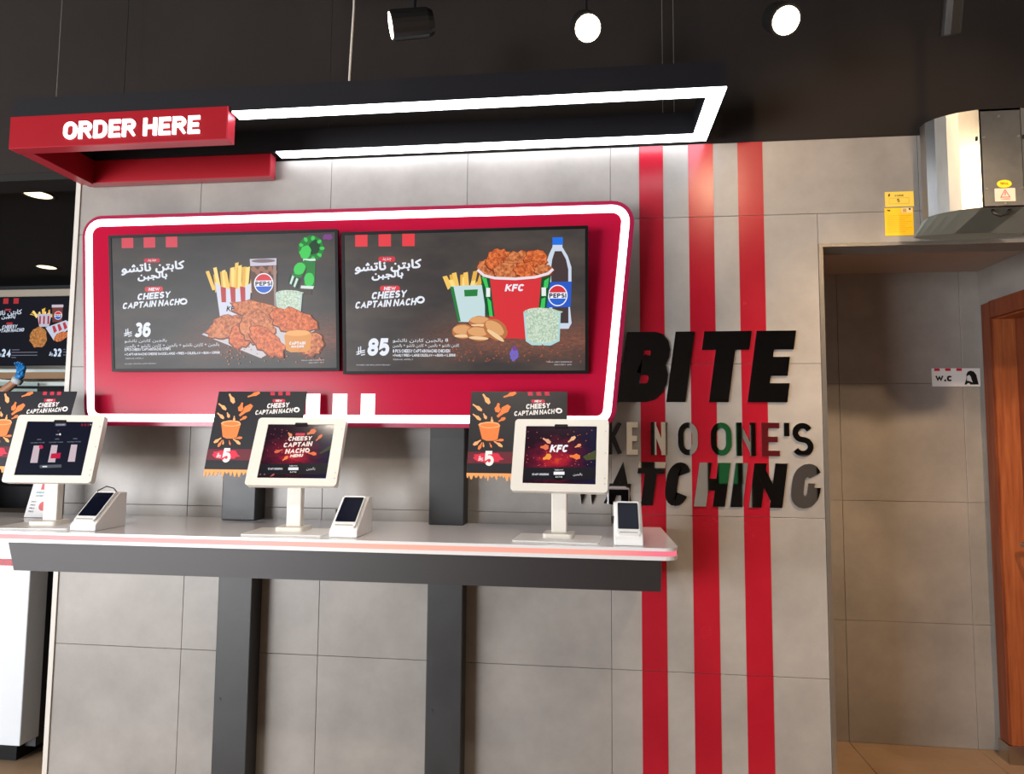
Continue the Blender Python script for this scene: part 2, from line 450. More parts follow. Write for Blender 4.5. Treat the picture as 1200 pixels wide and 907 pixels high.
M_WCABLE = pmat('white_cable', (196,190,182), 0.5)
M_SPOT = pmat('black_spot_housing', (24,23,23), 0.4)
M_LENS = pmat('spot_lens', (255,255,255), 0.4, em=(255,236,200), es=14.0)
M_DOWN = pmat('downlight_lens', (255,255,255), 0.4, em=(255,226,180), es=2.2)

# ------------------------------------------------------------------ the setting
FLOOR_Z = -1.5
def tiles(parent, mat, xs, zs, y, thick=0.008, cut=None):
    """each tile of a wall facing -y is an object of its own"""
    g = 0.0009; cache = {}
    for i in range(len(xs)-1):
        for j in range(len(zs)-1):
            x0, x1, z0, z1 = xs[i], xs[i+1], zs[j], zs[j+1]
            if cut:
                r = cut(x0, x1, z0, z1)
                if r is None: continue
                x0, x1, z0, z1 = r
            hx, hz = (x1-x0)/2-g, (z1-z0)/2-g; k = (round(hx, 4), round(hz, 4))
            if k not in cache:
                m = MB(); b = 0.0012
                fr = FR((0, 0, 0))
                m.v = []
                o_, i_ = [(-hx,-hz),(hx,-hz),(hx,hz),(-hx,hz)], [(-hx+b,-hz+b),(hx-b,-hz+b),(hx-b,hz-b),(-hx+b,hz-b)]
                m.v = [(u, thick, v) for u, v in o_]+[(u, b*0.6, v) for u, v in o_]+[(u, 0, v) for u, v in i_]
                for a in range(4):
                    c = (a+1) % 4
                    m.f += [(a, c, 4+c, 4+a), (4+a, 4+c, 8+c, 8+a)]; m.m += [0, 0]
                m.f.append((8, 9, 10, 11)); m.m.append(0)
                me_o = m.build('tile', mat, parent, raw=True); cache[k] = me_o; o = me_o
            else:
                o = cache[k].copy(); COL.objects.link(o); o.parent = parent
            o.location = Vector(((x0+x1)/2, y, (z0+z1)/2+H))-parent.location

# tiled wall behind the counter
WL, WR, WT = -2.29, 0.905, 1.205
LINT = 0.765; RX = 2.6
wb = MB(); T0 = D+0.008
wb.box(WL, WR, T0, D+0.125, FLOOR_Z, WT); wb.box(WR, RX, T0, D+0.125, LINT, WT)
wall = tag(wb.build('wall_back', M_GROUT), kind='structure')
xs = [WL, -1.71, -1.11, -0.51, 0.09, 0.69, 1.29, 1.89, 2.49]
zs = [-1.5, -0.9, -0.3, 0.3, 0.9, WT]
def cutf(x0, x1, z0, z1):
    if x0 < WR-0.01 and x1 > WR+0.01:
        if z1 <= LINT: return (x0, WR, z0, z1)
        if z0 < LINT: return (x0, WR, z0, z1)
        return (x0, x1, z0, z1)
    if x0 >= 1.2:
        if z1 <= LINT: return None
        return (x0, x1, max(z0, LINT), z1)
    return (x0, x1, z0, z1)
tiles(wall, M_TILE, xs, zs, D, cut=cutf)
# the part of the course above the opening between the wall edge and the next tile
tiles(wall, M_TILE, [WR, 1.29], [LINT, 0.9], D)
# black wall above the tiles and over the kitchen opening
tag(MB().box(-6.5, RX, D+0.02, D+0.16, WT, 2.6).build('wall_upper', M_DARKW), kind='structure')
tag(MB().box(-6.5, WL-0.03, D+0.02, D+0.16, 1.17, WT-0.001).build('trim_1', M_BLACK), kind='structure')   # bulkhead over the kitchen opening
# edge profiles
tag(MB().box(WL-0.022, WL, D-0.006, D+0.125, FLOOR_Z, 1.16).build('trim_2', M_TRIMW), kind='structure')
t3 = MB(); t3.box(WR, WR+0.016, D-0.006, D+0.125, FLOOR_Z, LINT+0.012); t3.box(WR+0.016, RX, D-0.006, D+0.003, LINT-0.002, LINT+0.012)
tag(t3.build('trim_3', M_STEELM), kind='structure')

# recess with the washroom door
RB = 3.64; RXW = 1.985; RC = 0.872
wr = tag(MB().box(WR-0.4, RXW+0.2, RB+0.008, RB+0.1, FLOOR_Z, RC+0.05).build('wall_recess', M_GROUT), kind='structure')
tiles(wr, M_TILE, [0.69, 1.292, 1.893, RXW+0.003], [-1.5, -0.905, -0.305, 0.295, RC+0.03], RB)
ws = MB()
ws.box(RXW, RXW+0.3, 3.565, RB+0.1, FLOOR_Z, RC+0.05); ws.box(RXW, RXW+0.3, D+0.13, 3.565, 0.66, RC+0.05); ws.box(RXW, RXW+0.3, D+0.13, 2.62, FLOOR_Z, 0.66)
tag(ws.build('wall_right', M_TILE), kind='structure')
tag(MB().box(WR-0.4, RXW+0.3, D+0.126, RB+0.1, RC, RC+0.1).build('ceiling_recess', pmat('recess_ceiling', (176,160,150), 0.8)), kind='structure')
tag(MB().box(WR-0.45, WR-0.4, D+0.126, RB+0.1, FLOOR_Z, RC+0.05).build('wall_recess_end', M_TILE), kind='structure')
# floor
fl = tag(MB().box(-6.5, 3.2, -4.3, 6.2, FLOOR_Z-0.12, FLOOR_Z-0.008).build('floor', M_FLOOR), kind='structure')
ftile = None
fx = [-2.308+0.6*k for k in range(9)]; fy = [1.28, 1.88, 2.48, 3.08, 3.68]
for x0 in fx:
    for y0 in fy[:-1]:
        if ftile is None:
            m = MB(); g = 0.0012; b = 0.0012; hx = 0.3-g
            o_ = [(-hx,-hx),(hx,-hx),(hx,hx),(-hx,hx)]; i_ = [(-hx+b,-hx+b),(hx-b,-hx+b),(hx-b,hx-b),(-hx+b,hx-b)]
            m.v = [(u, v, -0.0085) for u, v in o_]+[(u, v, -0.001) for u, v in o_]+[(u, v, 0) for u, v in i_]
            for a in range(4):
                c = (a+1) % 4; m.f += [(a, c, 4+c, 4+a), (4+a, 4+c, 8+c, 8+a)]; m.m += [0, 0]
            m.f.append((8, 9, 10, 11)); m.m.append(0)
            ftile = m.build('floor_tile', M_FLOOR, fl, raw=True); o = ftile
        else:
            o = ftile.copy(); COL.objects.link(o); o.parent = fl
        o.location = Vector((x0+0.3, y0+0.3, FLOOR_Z+H))-fl.location
# the rest of the room, behind and around the camera
tag(MB().box(-6.5, 3.2, -4.3, D+0.02, 2.6, 2.7).build('ceiling', M_BLACK), kind='structure')
rw = MB(); rw.box(-6.5, 3.2, -4.3, -4.15, 0.85, 2.6); rw.box(-6.5, 3.2, -4.3, -4.15, FLOOR_Z, -1.3); rw.box(-3.45, 3.2, -4.3, -4.15, -1.3, 0.85); rw.box(-6.5, -6.2, -4.3, -4.15, -1.3, 0.85)
rwall = tag(rw.build('wall_rear', M_BLACK), kind='structure')
for (x0, x1, z0, z1, nm, c) in ((0.50, 0.72, -0.4, 0.46, 'panel', (214,204,184)), (0.92, 1.06, -0.4, 0.5, 'panel', (214,206,190)), (1.40, 1.62, -1.0, 0.5, 'panel', (190,192,186)),
                                (1.78, 2.02, -0.6, 0.45, 'panel', (10,130,70)), (2.10, 2.2, -1.2, 0.2, 'panel', (190,192,186)), (2.28, 2.60, -0.3, 0.3, 'panel', (150,20,34)), (2.72, 3.05, -1.3, -0.2, 'panel', (120,116,112))):
    MB().box(x0, x1, -4.15, -4.06, z0, z1).build(nm, pmat('rear_%s_%d' % (nm, int(x0*100)), c, 0.5), rwall)  # invented panels, coloured and placed for the mirror letters to reflect
wnd = tag(MB().box(-6.25, -3.4, -4.27, -4.25, -1.3, 0.85).build('window_1', pmat('clear_glass', (235,240,245), 0.02, 0, 0.5)), kind='structure')
wnd.data.materials[0].node_tree.nodes['Principled BSDF'].inputs['Transmission Weight'].default_value = 1.0
for x in (-6.2, -4.85, -3.5):
    MB().box(x-0.03, x+0.03, -4.25, -4.12, -1.3, 0.85).build('mullion', M_BEZEL, wnd)
lw = MB(); lw.box(-6.6, -6.5, -4.3, -4.0, FLOOR_Z, 2.6); lw.box(-6.6, -6.5, 0.05, 6.2, FLOOR_Z, 2.6); lw.box(-6.6, -6.5, -4.0, 0.05, FLOOR_Z, -1.3); lw.box(-6.6, -6.5, -4.0, 0.05, 0.85, 2.6)
tag(lw.build('wall_left', M_BLACK), kind='structure')
w2_ = tag(MB().box(-6.57, -6.55, -4.0, 0.05, -1.3, 0.85).build('window_added', MATS['clear_glass']), kind='structure')  # unseen window made up to go with the added side daylight
for y in (-3.97, -2.65, -1.3, 0.02):
    MB().box(-6.55, -6.42, y-0.03, y+0.03, -1.3, 0.85).build('mullion', M_BEZEL, w2_)
tag(MB().box(3.2, 3.3, -4.3, D+0.1, FLOOR_Z, 2.6).build('wall_right_room', pmat('beige_room_wall', (206,190,172), 0.7)), kind='structure')

# red vinyl stripes on the wall
for k, (x0, x1, nm) in enumerate(((0.207, 0.304, 'red vertical vinyl stripe on the tiles, nearest the menu panel'), (0.405, 0.504, 'red vertical vinyl stripe on the tiles, middle of the three'), (0.601, 0.699, 'red vertical vinyl stripe on the tiles, nearest the washroom opening'))):
    st = MB()
    for z0, z1 in zip(zs[:-1], zs[1:]): st.box(x0, x1, D-0.0012, D+0.0004, z0+0.0009, z1-0.0009)
    tag(st.build('wall_stripe', M_RED), nm, 'stripe', 'red stripes on the tiled wall')

# ------------------------------------------------------------------ washroom door
dr = thing('door_1', (RXW, 3.2, FLOOR_Z), None, None, kind='structure')
dm = MB(); dm.box(RXW-0.03, RXW, 3.5, 3.572, FLOOR_Z+0.085, 0.685); dm.box(RXW-0.03, RXW, 2.6, 3.5, 0.605, 0.685); dm.box(RXW-0.03, RXW, 2.6, 2.67, FLOOR_Z+0.085, 0.605)
dm.build('door_casing', M_WOODD, dr, bevel=0.004)
dm = MB(); dm.box(RXW-0.018, RXW+0.16, 3.498, 3.53, FLOOR_Z+0.085, 0.60); dm.box(RXW, RXW+0.16, 2.67, 3.498, 0.60, 0.63)
dm.build('door_jamb', M_WOOD, dr)
dm = MB(); dm.box(RXW+0.082, RXW+0.122, 2.675, 3.495, FLOOR_Z+0.01, 0.598)
lf = dm.build('door_leaf', M_WOODD, dr)
dm = MB()
dm.tube([(RXW+0.082, 3.43, -0.475), (RXW+0.03, 3.43, -0.475), (RXW+0.02, 3.42, -0.475), (RXW+0.02, 3.30, -0.478)], 0.010, 10)
dm.prism([(0.028*math.cos(a*math.pi/8), 0.028*math.sin(a*math.pi/8)) for a in range(16)], FR((RXW+0.082, 3.43, -0.475), (0, 1, 0), (0, 0, 1)), -0.001, 0.008)
dm.tube([(RXW+0.08, 3.43, -0.475), (RXW+0.074, 3.43, -0.475)], 0.027, 16)
dm.build('door_handle', M_STEEL, lf, smooth=False)
dm = MB(); dm.box(RXW-0.036, RXW, 3.495, 3.578, FLOOR_Z, FLOOR_Z+0.085); dm.box(RXW-0.036, RXW+0.08, 3.49, 3.498, FLOOR_Z, FLOOR_Z+0.085)
dm.build('steel_plinth', M_STEEL, dr)

# ------------------------------------------------------------------ overhead sign frame
Yf, Yb_, XL, XR, ZU = 2.296, 2.712, -2.236, 0.474, 1.211
cn = thing('overhead_sign_frame', ((XL+XR)/2, (Yf+Yb_)/2, 1.105), 'long hanging dark frame with white light strip and red ORDER HERE box', 'sign')
bw = 0.058; ZT = 1.308
MB().box(XL, XR, Yf, Yf+bw, ZU+0.004, ZT).build('front_beam', M_FRAMED, cn)
MB().box(XL, XR, Yb_-bw, Yb_, ZU+0.004, ZT).build('back_beam', M_FRAMED, cn)
MB().box(XL, XL+bw, Yf+bw, Yb_-bw, ZU+0.004, ZT).build('end_beam', M_FRAMED, cn)
MB().box(XR-bw, XR, Yf+bw, Yb_-bw, ZU+0.004, ZT).build('end_beam', M_FRAMED, cn)
led = MB()
led.box(-1.33, XR, Yf, Yf+bw, ZU-0.002, ZU+0.004); led.box(-1.33, XR, Yb_-bw, Yb_, ZU-0.002, ZU+0.004)
led.box(XR-bw, XR, Yf+bw, Yb_-bw, ZU-0.002, ZU+0.004)
tag(led.build('light_strip', M_LED, cn), 'bright white light strip under the frame')
rz0, rz1 = 1.104, 1.232
MB().box(XL-0.004, -1.346, Yf-0.005, Yf+0.045, rz0+0.003, rz1).build('sign_box', M_REDBOX, cn)
MB().box(XL-0.004, -1.366, Yb_-0.04, Yb_+0.005, rz0+0.013, rz1).build('sign_box', M_REDBOX, cn)
MB().box(XL-0.004, XL+0.05, Yf+0.045, Yb_-0.04, rz0+0.006, rz1).build('sign_box', M_REDBOX, cn)
e = MB(); e.box(XL-0.004, -1.3455, Yf-0.005, Yf+0.045, rz0, rz0+0.003); e.box(-1.346, -1.341, Yf-0.005, Yf+0.045, rz0, rz1)
e.build('acrylic_edge', M_REDEDGE, cn)
e = MB(); e.box(XL-0.004, -1.3655, Yb_-0.04, Yb_+0.005, rz0+0.010, rz0+0.013); e.box(-1.366, -1.361, Yb_-0.04, Yb_+0.005, rz0+0.010, rz1); e.box(XL-0.004, XL+0.05, Yf+0.045, Yb_-0.04, rz0+0.003, rz0+0.006)
e.build('acrylic_edge', M_REDEDGE, cn)
# ORDER HERE
x = -2.008
q, W = stroke_text('ORDER HERE', 0.205, 0.13, 0.34); sc_ = (-1.451+2.008)/W
hgt = 0.069; fr = wallframe(Yf-0.005, -2.008, 1.1305)
xx = 0.0
for ch in 'ORDER HERE':
    if ch == ' ': xx += 0.34; continue
    g, t = glyph(ch, 0.205); lm = MB()
    raised_glyph(lm, ch, 0.205, hgt, t*hgt, fr, 0.006, 0.0, sc_/hgt, xx*sc_)
    lm.build('letter', pmat('lit_letter', (255,255,255), 0.4, em=(255,246,250), es=1.0), cn); xx += t+0.13
for x_, y_, r_, m_ in ((-2.073, Yf+0.02, 0.0016, M_WIRE), (-2.07, Yb_-0.03, 0.0012, M_CABLE), (-1.11, Yb_-0.03, 0.0012, M_CABLE), (0.30, Yb_-0.03, 0.0012, M_WIRE), (0.345, Yb_-0.03, 0.0012, M_WIRE)):
    MB().tube([(x_, y_, ZT-0.01), (x_, y_, 2.6)], r_, 6, 0).build('suspension_wire', m_, cn)
MB().tube([(-0.883, Yf+0.02, ZT-0.01), (-0.884, Yf+0.02, ZT+0.02), (-0.880, Yf+0.02, 1.45), (-0.874, Yf+0.02, 1.60), (-0.872, Yf+0.02, 2.6)], 0.0042, 8).build('power_cable', M_WCABLE, cn, smooth=True)

# ------------------------------------------------------------------ backlit menu panel on the wall
mp_ = thing('menu_sign', (-1.0, 2.68, 0.04), 'large red rounded menu panel outlined by a white light band, three white bars below', 'sign')
PY = 2.60
outl = rpoly([(-2.105, 0.037), (0.098, 0.037), (0.186, 0.932), (-2.170, 0.938)], [0.075, 0.075, 0.085, 0.085], 7)
frp = wallframe(PY)
m = MB(); m.prism(outl, frp, -0.04, -0.0); m.build('rim', M_REDRIM, mp_)
i1 = inset(outl, 0.018); i2 = inset(outl, 0.049)
m = MB(); m.prism(i2, frp, 0.0, 0.004); m.build('red_board', M_REDP, mp_)
m = MB(); m.ring(i1, i2, frp, 0.0, 0.006); tag(m.build('light_band', M_LEDP, mp_), 'white glowing light band')
for x0, x1 in ((-1.134, -1.076), (-1.022, -0.963), (-0.905, -0.848)):
    m = MB(); m.box(x0, x1, PY-0.0062, PY-0.004, 0.083, 0.171); m.build('logo_bar', M_LOGO, mp_)
for x0, x1 in ((-2.0, -1.6), (-0.3, 0.0)): MB().box(x0, x1, 2.64, D-0.0005, 0.25, 0.75).build('mounting_bracket', M_BEZEL, mp_)

# ------------------------------------------------------------------ menu screens
def display_mat(name, top, mid, dust, dust_u=0.55, strength=1.0):
    if name in MATS: return MATS[name]
    m = bpy.data.materials.new(name); m.use_nodes = True; nt = m.node_tree; N = nt.nodes; L = nt.links; b = N['Principled BSDF']
    b.inputs['Base Color'].default_value = (0.004, 0.004, 0.005, 1); b.inputs['Roughness'].default_value = 0.3; b.inputs['Specular IOR Level'].default_value = 0.11
    tc = N.new('ShaderNodeTexCoord'); sp = N.new('ShaderNodeSeparateXYZ'); L.new(tc.outputs['Generated'], sp.inputs[0])
    n = N.new('ShaderNodeTexNoise'); n.inputs['Scale'].default_value = 4; n.inputs['Detail'].default_value = 3; L.new(tc.outputs['Generated'], n.inputs['Vector'])
    n2 = N.new('ShaderNodeTexNoise'); n2.inputs['Scale'].default_value = 55; n2.inputs['Detail'].default_value = 5; n2.inputs['Roughness'].default_value = .75; L.new(tc.outputs['Generated'], n2.inputs['Vector'])
    r = N.new('ShaderNodeValToRGB'); r.color_ramp.elements[0].color = (*lin(top), 1); r.color_ramp.elements[1].color = (*lin(mid), 1)
    r.color_ramp.elements[0].position = .35; r.color_ramp.elements[1].position = .7
    L.new(n.outputs[0], r.inputs[0])
    # band of crumbs across the lower part of the picture
    vr = N.new('ShaderNodeValToRGB'); e = vr.color_ramp.elements
    e[0].position = 0.03; e[0].color = (0, 0, 0, 1); e[1].position = 0.22; e[1].color = (1, 1, 1, 1)
    e2 = vr.color_ramp.elements.new(0.44); e2.color = (0, 0, 0, 1)
    ad = N.new('ShaderNodeMath'); ad.operation = 'MULTIPLY_ADD'; ad.inputs[1].default_value = 0.18; L.new(n.outputs[0], ad.inputs[0]); 
    sb = N.new('ShaderNodeMath'); sb.operation = 'SUBTRACT'; sb.inputs[1].default_value = 0.09
    L.new(sp.outputs['Z'], ad.inputs[2]); L.new(ad.outputs[0], sb.inputs[0]); L.new(sb.outputs[0], vr.inputs[0])
    hr = N.new('ShaderNodeMapRange'); hr.inputs['From Min'].default_value = dust_u-0.35; hr.inputs['From Max'].default_value = dust_u; L.new(sp.outputs['X'], hr.inputs['Value'])
    m1 = N.new('ShaderNodeMath'); m1.operation = 'MULTIPLY'; L.new(vr.outputs[0], m1.inputs[0]); L.new(hr.outputs[0], m1.inputs[1])
    gr = N.new('ShaderNodeMapRange'); gr.inputs['From Min'].default_value = .35; gr.inputs['From Max'].default_value = .65; gr.inputs['To Min'].default_value = .15; gr.inputs['To Max'].default_value = .95
    L.new(n2.outputs[0], gr.inputs['Value'])
    m2 = N.new('ShaderNodeMath'); m2.operation = 'MULTIPLY'; L.new(m1.outputs[0], m2.inputs[0]); L.new(gr.outputs[0], m2.inputs[1])
    mx = N.new('ShaderNodeMix'); mx.data_type = 'RGBA'; L.new(m2.outputs[0], mx.inputs['Factor']); L.new(r.outputs[0], mx.inputs['A']); mx.inputs['B'].default_value = (*lin(dust), 1)
    L.new(mx.outputs['Result'], b.inputs['Emission Color']); b.inputs['Emission Strength'].default_value = strength
    MATS[name] = m; return m
def crispy(name, c1, c2, scale=60, strength=1.0):
    if name in MATS: return MATS[name]
    m = bpy.data.materials.new(name); m.use_nodes = True; nt = m.node_tree; N = nt.nodes; L = nt.links; b = N['Principled BSDF']
    b.inputs['Base Color'].default_value = (0.004, 0.004, 0.004, 1); b.inputs['Roughness'].default_value = 0.3; b.inputs['Specular IOR Level'].default_value = 0.12
    g = N.new('ShaderNodeNewGeometry'); n = N.new('ShaderNodeTexNoise'); n.inputs['Scale'].default_value = scale; n.inputs['Detail'].default_value = 5; n.inputs['Roughness'].default_value = .7
    L.new(g.outputs['Position'], n.inputs['Vector'])
    r = N.new('ShaderNodeValToRGB'); r.color_ramp.elements[0].position = .38; r.color_ramp.elements[1].position = .62
    r.color_ramp.elements[0].color = (*lin(c1), 1); r.color_ramp.elements[1].color = (*lin(c2), 1); L.new(n.outputs[0], r.inputs[0])
    L.new(r.outputs[0], b.inputs['Emission Color']); b.inputs['Emission Strength'].default_value = strength
    MATS[name] = m; return m
C_CHICK = crispy('picture_fried_chicken', (150,72,40), (222,136,84), 75)
C_CHICK2 = crispy('picture_fried_chicken_red', (160,66,34), (232,124,66), 75)
C_SLAW = crispy('picture_coleslaw', (150,176,150), (214,226,208), 140)
C_SAUCE = crispy('picture_sauce', (214,84,30), (250,150,70), 50)
def G(*c): return glow(c)
WH = (224,228,238)

def screen(name, x0, x1, z0, z1, yb, yt, label, bgmat, quad):
    """flat screen leaning forward at the top; returns thing, display and a Flat over the display"""
    s = thing(name, ((x0+x1)/2, yb, z0), label, 'screen', 'menu screens on the red panel')
    up = Vector((0, yt-yb, z1-z0)); h = up.length; fr = FR((x0, yb, z0), (1, 0, 0), up); W = x1-x0
    m = MB(); m.prism(rrect(0, 0, W, h, 0.004, 2), fr, -0.012, 0.0); m.build('housing', M_BEZEL, s)
    o = rrect(0, 0, W, h, 0.004, 2); b = 0.012; i_ = rrect(b, b, W-b, h-b, 0.002, 2)
    m = MB(); m.ring(o, i_, fr, 0.0, 0.004); m.build('bezel', M_BEZEL, s)
    m = MB(); m.prism(rrect(b, b, W-b, h-b, 0.001, 1), fr, 0.0, 0.0012); d = m.build('display', bgmat, s)
    m = MB(); m.box(x0+0.3, x1-0.3, yb-0.006, PY-0.0045, z0+0.16, z0+0.24); m.build('wall_mount', M_BEZEL, s)
    f2 = (fr[0]+fr[3]*0.0012, fr[1], fr[2], fr[3])
    return s, d, Flat(quad, f2, W, h)

def fries(F, cx0, cx1, ybase, ytop, n, seed, thick=14):
    rd = random.Random(seed); cols = [G(236,192,96), G(222,170,74), G(246,212,126)]
    for k in range(n):
        xb = cx0+(cx1-cx0)*(k+0.5)/n*1.0+rd.uniform(-8, 8); lean = (k/(n-1)-.5)*70+rd.uniform(-22, 22)
        yt = ytop+abs(k/(n-1)-.5)*50+rd.uniform(-6, 40); xt = xb+lean*0.6
        F.poly([(xb-thick/2, ybase+rd.uniform(0, 20)), (xt-thick/2, yt), (xt+thick/2, yt-4), (xb+thick/2, ybase+rd.uniform(0, 20))], cols[k % 3])
def roundel(F, cx, cy, r, wordcol=(20,24,60), sx=1.0):
    F.blob(cx, cy, r*sx, r, G(236,238,246), n=28)
    rr = r*0.9
    def seg(a0, a1, bulge): return arc(cx, cy, rr*sx, -rr, a0, a1, 12)+[(cx-rr*0.5*sx*0, cy+bulge)]
    F.poly(arc(cx, cy, rr*sx, -rr, 18, 162, 14), G(206,52,62))
    F.poly(arc(cx, cy, rr*sx, -rr, 198, 342, 14), G(48,96,196))
    F.text('PEPSI', cx-r*0.86*sx, cy+r*0.22, cx+r*0.88*sx, r*0.42, G(*wordcol), 0.24)
def green_shaker(F):
    g1, g2, g3 = G(28,120,48), G(60,196,84), G(16,60,30)
    F.blob(1020, 140, 62, 62, g1, .05, 3); F.blob(1035, 135, 30, 36, g3, .1, 4, rot=20)
    for a in range(0, 360, 40): F.blob(1020+52*math.cos(math.radians(a)), 140+50*math.sin(math.radians(a)), 12, 9, g2, .2, a, 10, rot=a)
    F.blob(992, 158, 26, 34, g2, .05, 7, rot=20); F.rect(980, 190, 1040, 200, G(210,226,220))
    F.poly([(985,195),(1015,200),(970,280),(915,275)], g1); F.blob(962, 236, 26, 32, g2, .05, 8, rot=35)
    F.poly([(1005,200),(1040,205),(1035,320),(980,320)], g1); F.blob(1008, 290, 24, 34, g2, .05, 9)
    for k in range(5): F.poly([(916+k*10, 262+k*6), (926+k*10, 268+k*6), (912+k*9, 306+k*7), (904+k*9, 300+k*7)], G(200,220,214) if k % 2 else g3)
    F.poly([(968,318),(1032,322),(1026,336),(966,332)], G(206,222,214)); F.rect(978, 340, 1020, 362, G(70,60,54))
def heading(F, k=1.0):
    """shared heading block; sketch units of the first screen"""
    F.poly(rrect(208, 174, 285, 193, 8, 3), G(196,52,70)); F.font(AR_NEW, 226, 191, 268, 15, G(*WH))
    F.font(AR_CAPTAIN, 100, 252, 402, 50, G(*WH), rise=15, bold=2.2)
    F.font(AR_CHEESE, 178, 283, 318, 38, G(*WH), rise=8, bold=2.2)
    F.poly(rrect(210, 310, 298, 334, 10, 3), G(206,60,66)); F.text('NEW', 228, 330, 280, 15, G(*WH), .24, shear=.15)
    F.text('CHEESY', 172, 374, 330, 32, G(*WH), .24, rise=10, shear=.2, sp=.08)
    F.text('CAPTAIN NACH', 100, 416, 374, 31, G(*WH), .24, rise=16, shear=.2, sp=.08)
    F.blob(396, 384, 19, 16, G(*WH), n=18); F.poly([(384,388),(392,378),(404,376),(408,386),(396,392)], G(64,56,54))
def riyal(F, x, y, s, m):
    for pts in ([(8,0),(8,26),(0,30)], [(17,-3),(17,24),(34,20)], [(0,20),(34,12)], [(0,30),(12,27)], [(20,33),(34,30)]):
        F.polys([[(x+a*s, y+b*s) for a, b in q] for q in ribbon(pts, 4)], m)

TL_Z0, TL_Z1 = 0.262, 0.822
s1, d1, F = screen('menu_screen', -1.974, -0.990, 0.262, 0.822, 2.578, 2.515, 'wall menu screen with fries box, chicken strips and price 36',
    display_mat('picture_ground', (60,58,58), (76,70,65), (134,82,66), 0.62), [(40, 60), (1150, 48), (1150, 735), (45, 716)])
for a in (102, 208, 315): F.rect(a, 68, a+56, 122, G(205,70,84)); F.build('red_square', d1)
heading(F)
F.text('36', 152, 553, 232, 72, G(*WH), .245, shear=.12, sp=.05); riyal(F, 108, 514, 1.0, G(*WH))
F.font(AR_CAPTAIN+' '+AR_CHEESE, 108, 580, 312, 18, G(*WH)); F.font(AR_CHEESE+' + '+AR_CAPTAIN+' + '+AR_CHEESE+' + '+AR_CAPTAIN+' + '+AR_CHEESE, 108, 606, 566, 20, G(*WH))
F.text('6 PCS CHEESY CAPTAIN NACHO STRIPS', 108, 618, 330, 13, G(*WH), .2)
F.text('+ CAPTAIN NACHO CHEESE SAUCE LARGE + FRIES + COLESLAW + BUN + 1 DRINK', 108, 640, 570, 12, G(*WH), .2)
F.text('TERMS APPLY', 110, 658, 200, 7, G(190,190,196), .16); F.text('PICTURES ARE FOR ILLUSTRATION ONLY', 108, 683, 260, 5, G(190,190,196), .16)
F.text('TERMS AND CONDITIONS', 962, 683, 1076, 5, G(190,190,196), .16); F.text('DELIVERY APP', 1000, 695, 1076, 5, G(190,190,196), .16)
F.build('menu_text', d1)
F.blob(1100, 85, 24, 14, G(120,60,130), .2, 5); 
green_shaker(F); F.build('green_shaker_picture', d1)
fries(F, 545, 735, 330, 205, 17, 4, 17)
F.poly([(552,292),(585,320),(640,332),(690,322),(728,300),(712,470),(575,476)], G(204,206,222))
for a in (582, 628, 676): F.poly([(a-4,316),(a+22,322),(a+22,392),(a,392)], G(178,52,52))
F.text('KFC', 604, 436, 662, 26, G(30,26,30), .24, shear=.2)
F.build('fries_picture', d1)
F.poly([(722,188),(852,186),(848,470),(735,470)], G(92,64,54)); F.poly([(722,186),(852,184),(851,218),(724,220)], G(196,190,204)); F.blob(788, 196, 58, 9, G(120,104,110)); 
for k in range(6): F.blob(740+k*20, 236+(k % 2)*14, 14, 14, G(150,104,84), .25, k, 8)
F.poly([(835,220),(850,220),(846,470),(838,470)], G(150,128,120)); roundel(F, 788, 305, 50, sx=.94)
F.build('drink_picture', d1)
F.poly([(844,354),(976,352),(964,466),(852,466)], G(176,200,196)); F.blob(910, 352, 66, 12, C_SLAW, .12, 2); F.poly([(852,366),(968,366),(958,460),(858,460)], C_SLAW)
F.build('coleslaw_picture', d1)
F.poly([(484,545),(760,398),(1040,524),(1030,540),(814,640),(770,666)], G(196,190,194))
for i, (cx, cy, rx, ry, ro, cm_) in enumerate(((760,440,130,46,14,C_CHICK),(600,510,96,50,-22,C_CHICK),(930,490,110,58,18,C_CHICK2),(668,556,50,62,30,C_CHICK2),(755,520,84,76,40,C_CHICK),(800,585,100,50,38,C_CHICK2),(1010,600,60,58,10,C_CHICK))):
    F.blob(cx, cy+3, rx+6, ry+5, G(112,54,32), .13, 20+i, 26, rot=ro); F.blob(cx, cy, rx, ry, cm_, .13, 20+i, 26, rot=ro)
F.build('chicken_picture', d1)
F.poly([(884,560),(900,540),(950,532),(1000,538),(1018,556),(1010,628),(990,640),(915,640),(892,628)], G(214,142,70)); F.blob(950, 548, 60, 14, G(230,166,96), n=20)
F.text('CAPTAIN', 908, 604, 985, 15, G(*WH), .26, shear=.15); F.text('NACHO', 918, 618, 978, 11, G(*WH), .26, shear=.15)
F.build('sauce_picture', d1)
rd = random.Random(11)
F.polys([[(a, b), (a+6, b+2), (a+4, b+6), (a-1, b+5)] for a, b in [(rd.uniform(560, 1070), rd.uniform(600, 690)) for _ in range(60)]], C_CHICK)
tag(F.build('crumbs_picture', d1), kind='stuff')

s2, d2, F = screen('menu_screen', -0.975, -0.001, 0.248, 0.808, 2.578, 2.515, 'wall menu screen with red chicken bucket, cola bottle and price 85',
    display_mat('picture_ground_2', (60,55,54), (80,72,66), (142,84,66), 0.6), [(37, 82), (1160, 65), (1158, 726), (42, 728)])
for a in (101, 209, 318): F.rect(a, 92, a+57, 148, G(222,62,70)); F.build('red_square', d2)
